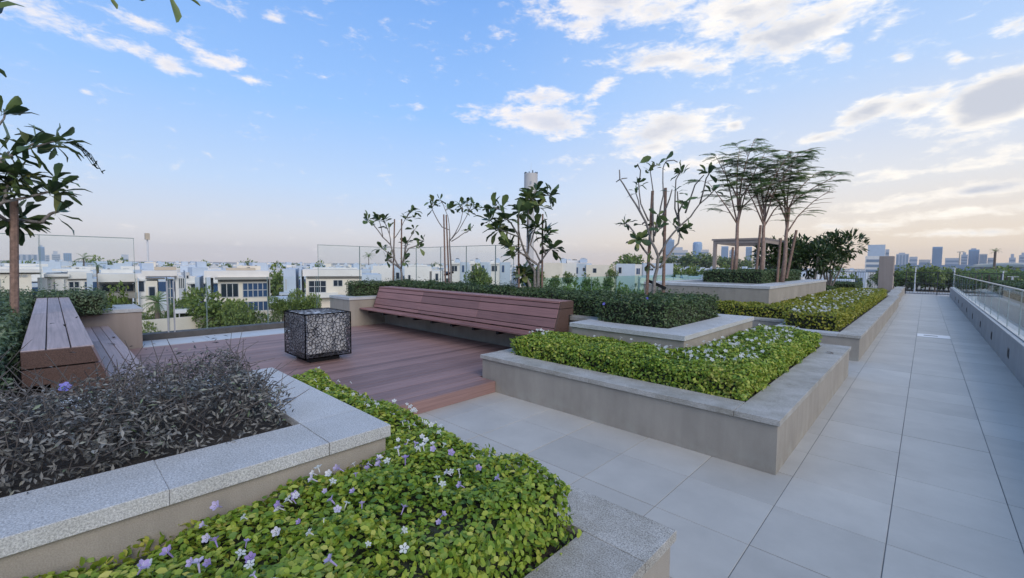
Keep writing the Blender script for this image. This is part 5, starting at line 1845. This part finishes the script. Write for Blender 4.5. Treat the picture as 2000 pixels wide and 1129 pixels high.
def label_all(pend):
    """each of many alike things gets a label from its row, the landmark by it and its place among those"""
    cells = {}
    for (o, u, pre) in pend:
        cells.setdefault((pre, mark_of(u)), []).append((u, o))
    for (pre, mk), lst in cells.items():
        lst.sort(key=lambda q: q[0])
        for k, (u, o) in enumerate(lst):
            o['label'] = f'{pre}, {mk}' if len(lst) == 1 else f'{ORD[min(k, 11)]}{"" if k == 0 else " from left"} {pre}, {mk}'


rows = [(118, 0, 560, 13), (112, 1310, 1640, 15), (140, -20, 760, 15), (160, 1300, 1700, 16), (172, -20, 800, 15.5), (205, -20, 860, 16), (205, 1040, 1690, 17), (250, -20, 1690, 17), (310, -20, 1690, 19), (390, -20, 1690, 22), (490, -20, 1690, 26), (640, -20, 1500, 32)]
ROWNAME = {118: 'villa, first row back', 112: 'villa, nearest row', 140: 'villa, second row back', 160: 'villa, second row', 172: 'villa, third row back', 205: 'villa, fourth row back', 250: 'villa, fifth row back',
           310: 'villa, sixth row back', 390: 'villa, seventh row back', 490: 'villa, eighth row back', 640: 'villa, last row'}
nv = 0
for (dist, ua, ub, step_m) in rows:
    u = ua + Q(0, 8)
    while u < ub and nv < 298:
        dd = dist * Q(.96, 1.05)
        p = at(u, dd)
        k = random.randrange(len(PROTO))
        o = PROTO[k] if k not in used else copy_tree(PROTO[k])
        used.add(k)
        tag(o, None, 'villa', GRP)
        pend.append((o, u, PROTO_TONE[k] + ' ' + ROWNAME[dist]))
        o.location = (p.x, p.y, GROUND - .05 + Q(-.6, .5))
        b = Vector((p.x, p.y, 0)).normalized()
        o.rotation_euler = (0, 0, math.atan2(b.y, b.x) - math.pi / 2 + Q(-.3, .3))
        nv += 1
        depth = dd * math.cos(math.atan2(u - 1000, F_PX))
        u += step_m * F_PX / depth * Q(.92, 1.25)
label_all(pend)


# trees in the streets
def crown_mesh(seed, n=420, leaf=.55):
    g = np.random.default_rng(seed)
    nb_ = 9
    cs = g.normal(0, .42, (nb_, 3)) * np.array([1, 1, .7])
    idx = g.integers(0, nb_, n)
    d = g.normal(0, 1, (n, 3))
    d /= np.linalg.norm(d, axis=1)[:, None]
    pos = cs[idx] + d * (g.uniform(.3, .52, n))[:, None] * np.array([1, 1, .8])
    le = leaf * .42 * g.uniform(.5, 1.2, n)
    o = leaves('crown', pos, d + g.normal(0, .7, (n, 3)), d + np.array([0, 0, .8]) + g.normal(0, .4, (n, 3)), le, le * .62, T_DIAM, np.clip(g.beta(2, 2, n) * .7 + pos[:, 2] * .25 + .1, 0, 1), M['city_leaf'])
    me = o.data
    bpy.data.objects.remove(o)
    return me


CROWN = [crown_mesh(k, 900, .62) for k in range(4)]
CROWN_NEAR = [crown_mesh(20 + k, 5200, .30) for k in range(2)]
TRUNK = MB().tube([(0, 0, 0), (.03, .02, .5), (0, 0, 1)], [.05, .042, .03], 6).build('trunk', M['trunk_brown'], data_only=True)


def street_tree(label, u, dist, v_top, width, group=None, near=False, name='street_tree', low=False):
    p = at(u, dist, v_top)
    H = p.z - GROUND
    root = empty(name, (p.x, p.y, GROUND), label, 'tree', group)
    cr = min(H * (.42 if not low else .48), width * .75)
    zc = H - cr * .9
    me = random.choice(CROWN_NEAR if near else CROWN)
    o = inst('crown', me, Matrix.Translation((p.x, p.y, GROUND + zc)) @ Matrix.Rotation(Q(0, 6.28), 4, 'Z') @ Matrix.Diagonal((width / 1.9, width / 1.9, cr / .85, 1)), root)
    inst('trunk', TRUNK, Matrix.Translation((p.x, p.y, GROUND)) @ Matrix.Diagonal((H * .5, H * .5, zc, 1)), root)
    return root


for (lab, u, dist, v, w) in [('big round leafy tree in front of the two storey cream villa', 432, 60, 566, 6.2), ('broad lower half of greenery beside the big round tree', 465, 58, 590, 3.8),
                             ('bright green tree right behind the fire cage and carports', 590, 62, 571, 3.6), ('small tree beside the carport roof', 551, 60, 577, 2.2),
                             ('low tree at the street wall below the palm', 296, 54, 633, 3.0), ('dark green tree behind the garden canopy', 358, 68, 566, 3.6),
                             ('tree left of the big round tree, in front of the blue wall', 398, 62, 590, 3.0), ('green tree at the street behind the palm', 292, 62, 600, 2.4)]:
    street_tree(lab, u, dist, v, w, near=True)
for (lab, u, dist, v, w) in [('green tree between the two big near villas', 540, 105, 522, 6), ('planter greenery on the shaded balcony', 225, 73, 562, 3.4),
                             ('dark tree at the edge of the lawn behind the blue villas', 1082, 112, 537, 3.2), ('bushy tree against the blue villa wall', 1108, 118, 530, 3.0), ('yellowish round tree below the cream villa window', 1147, 112, 538, 3.4),
                             ('tall cypress like tree between the villas right of the square window', 1193, 122, 522, 2.4), ('low tree at the lawn near the leafless plumeria', 1185, 110, 540, 3.0),
                             ('big dark tree rising above the roofs left of the leafless plumeria', 1240, 260, 494, 17), ('tree on the lawn behind the middle plumeria stake', 955, 92, 540, 1.5)]:
    street_tree(lab, u, dist, v, w)
pend = []
for k in range(42):
    u = Q(-10, 1680)
    d = random.choice((135, 180, 225, 285, 370, 480))
    pend.append((street_tree(None, u, d * Q(.95, 1.05), Q(508, 514) + (u - 250) * .0103, Q(3.0, 5.5) * (1 + d / 500), 'trees between the villa roofs'), u, ('nearer' if d < 200 else 'farther' if d < 350 else 'tiny far') + ' street tree between the roofs'))
for k in range(30):
    u = 1735 + k * 9.2 + Q(-3, 3)
    dd = Q(285, 312)
    pend.append((street_tree(None, u, dd, Q(520, 530) + (u - 1740) * .02, Q(8.5, 13), 'trees of the belt beyond the railing', low=True), u, ('nearer' if dd < 298 else 'farther') + ' dark tree of the belt'))
for (u, w, v) in ((1345, 40, 497), (1300, 26, 500), (1378, 30, 500), (1425, 34, 500), (1460, 20, 503), (1530, 30, 501)):
    pend.append((street_tree(None, u, 620, v, w, 'distant tree clumps below the towers'), u, 'dark distant tree clump on the horizon'))

# hedges of low bushes on the roof edge side lawn
for k in range(26):
    u = Q(1065, 1330)
    dd = Q(70, 100)
    pend.append((street_tree(None, u, dd, Q(558, 569), Q(2.5, 5), 'bushes on the lawn', low=True, name='bush'), u, ('nearer' if dd < 82 else 'farther' if dd > 92 else 'middle') + ' bush on the lawn'))
label_all(pend)

# palms
LEAFP = MB()


def palm_frond_mesh(seed):
    r = random.Random(seed)
    m = MB()
    n = 10
    pts = [Vector((t_ / n, 0, .35 * (t_ / n) - .62 * (t_ / n) ** 2)) for t_ in range(n + 1)]
    for i, p in enumerate(pts[1:], 1):
        for s in (-1, 1):
            d = Vector((.7, s, -.25)).normalized() * (.34 * math.sin(.35 + 2.5 * i / n))
            m.add([p - Vector((.03, 0, 0)), p + Vector((.03, 0, 0)), p + d], [(0, 1, 2)])
    m.tube(pts, .012, 3, cap=False)
    return m.build('frond', M['frond'], data_only=True)


PALM = [palm_frond_mesh(k) for k in range(2)]


def palm(label, u, dist, v_top, frond, n=20, group=None):
    p = at(u, dist, v_top)
    root = empty('palm_tree', (p.x, p.y, GROUND), label, 'palm', group)
    h = p.z - frond * .35
    MB().tube([(p.x, p.y, GROUND), (p.x + .1, p.y, (GROUND + h) / 2), (p.x, p.y, h)], [.28, .22, .2], 8).build('trunk', M['trunk_brown'], root)
    for k in range(n):
        a = k * 2.4
        e = Q(-.5, 1.1)
        d = Vector((math.cos(a) * math.cos(e), math.sin(a) * math.cos(e), math.sin(e)))
        inst('frond', PALM[k % 2], Matrix.Translation((p.x, p.y, h)) @ basis(d, (0, 0, 1)) @ Matrix.Scale(frond * Q(.8, 1.1), 4), root)


palm('date palm beside the small square window of the white villa', 306, 58, 580, 1.6, 26)
palm('palm among the roofs in front of the grey stair tower', 190, 120, 513, 1.5, 16)
palm('palm top rising over the white roofs on the horizon', 163, 210, 499, 2.8, 18)
palm('small palm on the horizon beyond the tall glass screen', 720, 300, 497, 4, 16)
for k in range(9):
    palm(f'{ORD[k]}{"" if k == 0 else " from left"} of the palms before the elevated railway', 1880 + k * 14 + Q(-4, 4), Q(215, 270), 531 + Q(-3, 6), Q(2.6, 3.6), 14, 'palms in front of the elevated railway')

# ------------------------------------------------------------------ towers on the horizon


def tower(label, u0, u1, v_top, dist, mat, bands=8, shape='box', crown=0.0, vertical=False):
    a, c = at(u0, dist), at(u1, dist)
    z1 = at((u0 + u1) / 2, dist, v_top).z
    d = Vector((c.x - a.x, c.y - a.y, 0))
    w = d.length
    d.normalize()
    nrm = Vector((-d.y, d.x, 0))
    if nrm.dot(Vector((a.x, a.y, 0))) < 0:
        nrm = -nrm
    mid = (a + c) / 2
    root = empty('tower_block', (mid.x, mid.y, GROUND), label, 'tower')
    o = Vector((a.x, a.y, GROUND))
    m = MB()
    if shape == 'round':
        cx = mid + nrm * w / 2
        H = z1 - GROUND
        zs = [(0, 1), (.9, 1), (.96, .93), (.99, .75), (1, .4)]
        m.tube([(cx.x, cx.y, GROUND + H * q) for q, _ in zs], [w / 2 * s for _, s in zs], 16)
    else:
        m.obox(o, d * w, nrm * w * .8, (0, 0, z1 - GROUND))
    m.build('shaft', M[mat], root)
    if shape != 'round':
        b = MB()
        H = z1 - GROUND
        for k in range(bands):
            if vertical:
                s0 = (k + .25) / bands * w
                b.obox(o + d * s0 - nrm * .5 + Vector((0, 0, H * .12)), d * (w / bands * .5), nrm * .45, (0, 0, H * .82))
            else:
                zz = H * (.15 + .8 * k / bands)
                b.obox(o + d * w * .06 - nrm * .5 + Vector((0, 0, zz)), d * w * .88, nrm * .45, (0, 0, H * .8 / bands * .5))
        b.build('window_bands', M['tower_band'], root)
    if crown:
        b = MB()
        b.obox(o + d * w * .2 + nrm * w * .2 + Vector((0, 0, z1 - GROUND + .01)), d * w * .5, nrm * w * .3, (0, 0, crown))
        b.build('roof_plant', M['tower_grey'], root)
    return root


TW = [('tall slim blue tower far off at the left edge', 75, 88, 482, 2300, 'tower_blue', 8, 'box', 6, True), ('long low office block on the horizon at the left edge', 31, 74, 497, 2400, 'tower_grey', 4, 'box', 0, True),
      ('low broad block right of the slim blue tower', 88.5, 97, 498, 2400, 'tower_grey', 3, 'box', 0, False),
      ('squat teal block on the left horizon with a frame on its roof', 101, 118, 496, 2000, 'tower_grey', 4, 'box', 9, False), ('squat blue block on the left horizon', 124, 140, 494.5, 2000, 'tower_blue', 4, 'box', 0, True),
      ('grey stair tower above the white roofs left of the floodlight mast', 237, 251, 497, 330, 'tower_grey', 3, 'box', 0, False),
      ('rounded blue glass tower right of the leafless plumeria', 1352, 1371, 472, 2100, 'tower_blue', 0, 'round', 0, False), ('beige block leaning against the rounded blue tower', 1368.5, 1384, 487.5, 2050, 'tower_pale', 5, 'box', 0, False),
      ('broad stepped grey block left of the rounded blue tower', 1309, 1343, 488.5, 1900, 'tower_pale', 4, 'box', 12, False), ('slanted blue tower seen through the bare plumeria stems', 1300, 1316, 468, 2200, 'tower_blue', 9, 'box', 8, True),
      ('blue tower under the pergola roof on its left', 1408, 1422, 481, 2300, 'tower_blue', 7, 'box', 0, True), ('stepped grey tower in the middle under the pergola', 1424, 1436, 489, 2350, 'tower_grey', 6, 'box', 5, False),
      ('slim blue tower behind the inner pergola post', 1456, 1468, 482, 2200, 'tower_blue', 7, 'box', 0, True), ('pale block right of the slim tower under the pergola', 1472, 1484, 490, 2100, 'tower_pale', 5, 'box', 0, False),
      ('bright blue glass block just left of the brown pillar', 1694, 1728, 478, 900, 'blue_wall', 0, 'box', 0, False), ('narrow grey tower touching the bright blue block', 1728.5, 1736, 487, 1100, 'tower_grey', 5, 'box', 0, False),
      ('white podium block below the bright blue glass block', 1690, 1732, 500, 860, 'white_wall', 3, 'box', 0, False),
      ('broad hazy building right of the pillar', 1750, 1775, 496, 2300, 'tower_grey', 4, 'box', 5, True), ('low hazy annex right of the broad hazy building', 1776, 1792, 501.5, 2300, 'tower_grey', 3, 'box', 0, False),
      ('blue tower standing alone above the end railing', 1820, 1840, 482, 1900, 'tower_blue', 8, 'box', 0, True), ('low domed hazy hall left of the pair of towers', 1846, 1876, 504, 2300, 'tower_grey', 3, 'box', 0, False), ('small block with a stepped top beside the crane', 1877, 1890, 497, 2000, 'tower_grey', 5, 'box', 7, False),
      ('widest blue tower of the right skyline', 1891, 1912, 487.5, 1900, 'tower_blue', 7, 'box', 4, True), ('paler tower joined to the widest blue one', 1912.5, 1928, 496, 1880, 'tower_pale', 6, 'box', 0, True), ('little grey block right of the paler tower', 1929, 1941, 503.5, 1900, 'tower_grey', 4, 'box', 0, False),
      ('small tower with a flat cap near the right edge', 1971, 1984, 503, 2300, 'tower_grey', 4, 'box', 12, False), ('partly cut off tower at the right edge of the picture', 1990, 2012, 498, 2300, 'tower_grey', 5, 'box', 8, False),
      ('low hazy block along the horizon beyond the path', 1795, 1818, 507, 2400, 'tower_pale', 2, 'box', 0, False)]
for a in TW:
    tower(*a)

# water tower with lettering
p = at(1037, 420, 340)
wt = empty('water_tower', (p.x, p.y, GROUND), 'tall cylindrical pale water tower with aerials and a letter, behind the leafiest plumeria', 'water tower')
rw_ = (at(1050, 420) - at(1024, 420)).length / 2
zb = at(1037, 420, 381).z
MB().tube([(p.x, p.y, zb), (p.x, p.y, p.z)], [rw_, rw_], 28).build('tank', M['tower_pale'], wt, smooth=False)
MB().tube([(p.x, p.y, GROUND), (p.x, p.y, zb - .01)], [rw_ * .55, rw_ * .55], 20).build('column', M['tower_pale'], wt)
for k in range(11):
    a = 2 * math.pi * k / 11
    q = Vector((p.x + math.cos(a) * rw_ * .93, p.y + math.sin(a) * rw_ * .93, p.z))
    MB().box(q.x - .35, q.x + .35, q.y - .35, q.y + .35, p.z + .01, p.z + random.choice((1.2, 1.8, 2.4))).build('antenna', M['railing'], wt)
MB().tube([(p.x, p.y, p.z), (p.x, p.y, p.z + 11)], [.18, .1], 6).build('mast', M['mast'], wt)
fc = bpy.data.curves.new('lettering', 'FONT')
fc.body = 'F'
fc.size = 4.6
fc.extrude = .08
fc.materials.append(M['tower_band'])
fo = bpy.data.objects.new('lettering', bpy.data.meshes.new_from_object(bpy.data.objects.new('lettering_outline', fc)))
bpy.data.objects.remove(bpy.data.objects['lettering_outline'])
COL.objects.link(fo)
b = Vector((p.x, p.y, 0)).normalized()
rt = Vector((b.y, -b.x, 0))
pos = Vector((p.x, p.y, at(1037, 420, 363.5).z)) - b * (rw_ + .12) - rt * 1.2
fo.parent = wt
fo.matrix_basis = Matrix.Translation(pos - Vector(wt.location)) @ Matrix(((rt.x, 0, -b.x, 0), (rt.y, 0, -b.y, 0), (rt.z, 1, 0, 0), (0, 0, 0, 1)))

# floodlight mast, telecom palm, crane, lamp posts
p = at(287.5, 260, 463)
fm = empty('floodlight_mast', (p.x, p.y, GROUND), 'white floodlight mast with a square head above the villa roofs', 'mast')
MB().tube([(p.x, p.y, GROUND), (p.x, p.y, p.z)], [.45, .3], 8).build('pole', M['mast'], fm)
MB().box(p.x - 1.3, p.x + 1.3, p.y - .8, p.y + .8, p.z - 1.2, p.z + 1.7).build('lamp_head', M['roof_tan'], fm)
p = at(1944, 355, 492)
tp = empty('mast_palm', (p.x, p.y, GROUND), 'tall aerial mast shaped like a palm near the railway station', 'mast')
MB().tube([(p.x, p.y, GROUND), (p.x, p.y, p.z)], [.6, .5], 8).build('pole', M['trunk_brown'], tp)
for k in range(16):
    a = k * 2.4
    e = Q(-.2, 1.2)
    inst('frond', PALM[k % 2], Matrix.Translation((p.x, p.y, p.z)) @ basis((math.cos(a) * math.cos(e), math.sin(a) * math.cos(e), math.sin(e)), (0, 0, 1)) @ Matrix.Scale(2.6, 4), tp)
p = at(1875, 1950, 493)
cr = empty('tower_crane', (p.x, p.y, GROUND), 'thin tower crane on the skyline beside the stepped block', 'crane')
MB().tube([(p.x, p.y, GROUND), (p.x, p.y, p.z)], [1.6, 1.6], 4).build('mast', M['roof_tan'], cr)
a, c = at(1869, 1950, 492.5), at(1884, 1950, 491.5)
MB().bar(a, c, 2.2).build('jib', M['roof_tan'], cr)
for (lab, u, d, v) in (('pale lamp post left of centre beyond the railing', 1789, 255, 522), ('pale lamp post beyond the railing next to the wall glass', 1865, 255, 524), ('lamp post in front of the railway near the right edge', 1960, 230, 530), ('lamp post beside the glass near the right edge', 1978, 150, 541)):
    p = at(u, d, v)
    lp = empty('lamp_post', (p.x, p.y, GROUND), lab, 'lamp post')
    MB().tube([(p.x, p.y, GROUND), (p.x, p.y, p.z)], [.28, .18], 8).build('pole', M['mast'], lp)
    MB().box(p.x - .9, p.x + .9, p.y - .12, p.y + .12, p.z + .01, p.z + .12).build('lamp_head', M['mast'], lp)

# elevated railway with its station shell
vd = empty('viaduct', at(1880, 380).to_3d(), 'pale blue grey elevated railway crossing behind the tree belt', 'viaduct')
vd.location.z = GROUND
A_, B_ = at(1735, 440), at(2080, 340)
d = Vector((B_.x - A_.x, B_.y - A_.y, 0))
L_ = d.length
d.normalize()
nn = Vector((-d.y, d.x, 0))
o = Vector((A_.x, A_.y, 0))
MB().obox(o + Vector((0, 0, -1.6)), d * L_, nn * 9, (0, 0, 3.4)).build('deck', M['concrete'], vd)
MB().obox(o + nn * 0.02 + Vector((0, 0, 1.805)), d * L_, nn * .4, (0, 0, 2.0)).build('parapet', M['tower_grey'], vd)
MB().obox(o + nn * 8.4 + Vector((0, 0, 1.805)), d * L_, nn * .4, (0, 0, 2.0)).build('parapet', M['tower_grey'], vd)
for k in range(10):
    q = o + d * (L_ * (k + .5) / 10) + nn * 4.5
    MB().tube([(q.x, q.y, GROUND), (q.x, q.y, -3), (q.x, q.y, -1.61)], [1.2, 1.2, 2.6], 10).build('pier', M['concrete'], vd)
stn = empty('station', at(1975, 370).to_3d(), 'curved golden grey station shell over the elevated railway', 'station')
stn.location.z = 0
A2 = o + d * (L_ * .52) - nn * 1
L2 = L_ * .40
m = MB()
n1, n2 = 14, 8
for i in range(n1 + 1):
    f_ = i / n1
    w_ = 11 * (math.sin(math.pi * min(1, max(0, f_ * .96 + .02))) ** .5)
    hgt = 3.4 * (math.sin(math.pi * min(1, max(0, f_ * .96 + .02))) ** .6)
    c_ = A2 + d * L2 * f_ + nn * 5.5
    for j in range(n2 + 1):
        t_ = math.pi * j / n2
        q = c_ + nn * (math.cos(t_) * w_ * .6)
        m.v.append((q.x, q.y, 2.6 + math.sin(t_) * hgt * .75))
for i in range(n1):
    for j in range(n2):
        a = i * (n2 + 1) + j
        m.f.append((a, a + 1, a + n2 + 2, a + n2 + 1))
m.build('shell', M['station'], stn, smooth=True)
MB().obox(A2 + nn * 1.2 + Vector((0, 0, 1.0)), d * L2, nn * .3, (0, 0, 1.6)).build('glazed_side', M['tower_band'], stn)


# parked cars seen through the railing
def car_proto(mat):
    root = empty('parked_car', (0, 0, 0))
    body = [(-2.2, .35), (2.2, .35), (2.25, .75), (2.1, .92), (1.05, 1.0), (.45, 1.42), (-1.2, 1.45), (-1.95, 1.0), (-2.25, .9)]
    MB().prism(body, 1, -.88, .88).build('body', mat, root, bevel=.05)
    MB().prism([(.95, 1.02), (.42, 1.37), (-1.18, 1.40), (-1.8, 1.02)], 1, -.895, .895).build('side_glass', M['window_glass'], root)
    for x in (-1.4, 1.4):
        for y in (-.8, .8):
            MB().tube([(x, y - .1, .33), (x, y + .1, .33)], [.33, .33], 12).build('wheel', M['tie'], root)
    return root


M['car_white'] = simple('white_car_paint', (.75, .75, .75), .25)
M['car_blue'] = simple('blue_car_paint', (.10, .16, .30), .25)
for k, (u, dist, mt, lab) in enumerate(((1782, 222, 'car_white', 'white parked car farthest left beyond the railing'), (1803, 216, 'car_white', 'white parked car beside the leftmost one beyond the railing'), (1828, 228, 'car_blue', 'dark blue parked car beyond the railing gate'), (1850, 220, 'car_white', 'white parked car right of the dark blue one'), (1905, 232, 'car_blue', 'dark blue parked car seen through the wall glass'))):
    c = car_proto(M[mt])
    p = at(u, dist)
    c.location = (p.x, p.y, GROUND + .06)
    c.rotation_euler = (0, 0, .4 + .2 * k)
    tag(c, lab, 'car', 'cars parked beyond the railing')

# a few dry leaves lying about
for (lab, x, y, z, sc) in (('dry curled leaf lying on the corner slab of the near raised planter', -2.75, 1.02, .843, .09), ('small dry leaf on the weathered coping at the back corner of the middle planter', -1.0, 7.6, .463, .12),
                           ('dry leaf on the lower seat of the near bench', -7.6, .46, .589, .10), ('second dry leaf farther along the lower seat of the near bench', -8.2, .58, .589, .10),):
    me = PLUM[1].copy()
    me.materials.clear()
    me.materials.append(M['twig'])
    o = bpy.data.objects.new('fallen_leaf', me)
    COL.objects.link(o)
    o.matrix_basis = Matrix.Translation((x, y, z + sc * .12)) @ Matrix.Rotation(Q(0, 6.28), 4, 'Z') @ Matrix.Rotation(-.1, 4, 'Y') @ Matrix.Scale(sc, 4)
    tag(o, lab, 'leaf')

# ------------------------------------------------------------------ the air
hz = bpy.data.materials.new('haze_air')
hz.use_nodes = True
nt = hz.node_tree
nt.nodes.remove(nt.nodes['Principled BSDF'])
pv = nt.nodes.new('ShaderNodeVolumePrincipled')
pv.inputs['Color'].default_value = (.93, .95, .98, 1)
pv.inputs['Density'].default_value = .00011
pv.inputs['Anisotropy'].default_value = .2
nt.links.new(pv.outputs[0], nt.nodes['Material Output'].inputs['Volume'])
haze = MB().box(-4350, 4350, -4350, 4350, GROUND - 1.5, 120).build('haze', hz)
haze['kind'] = 'stuff'
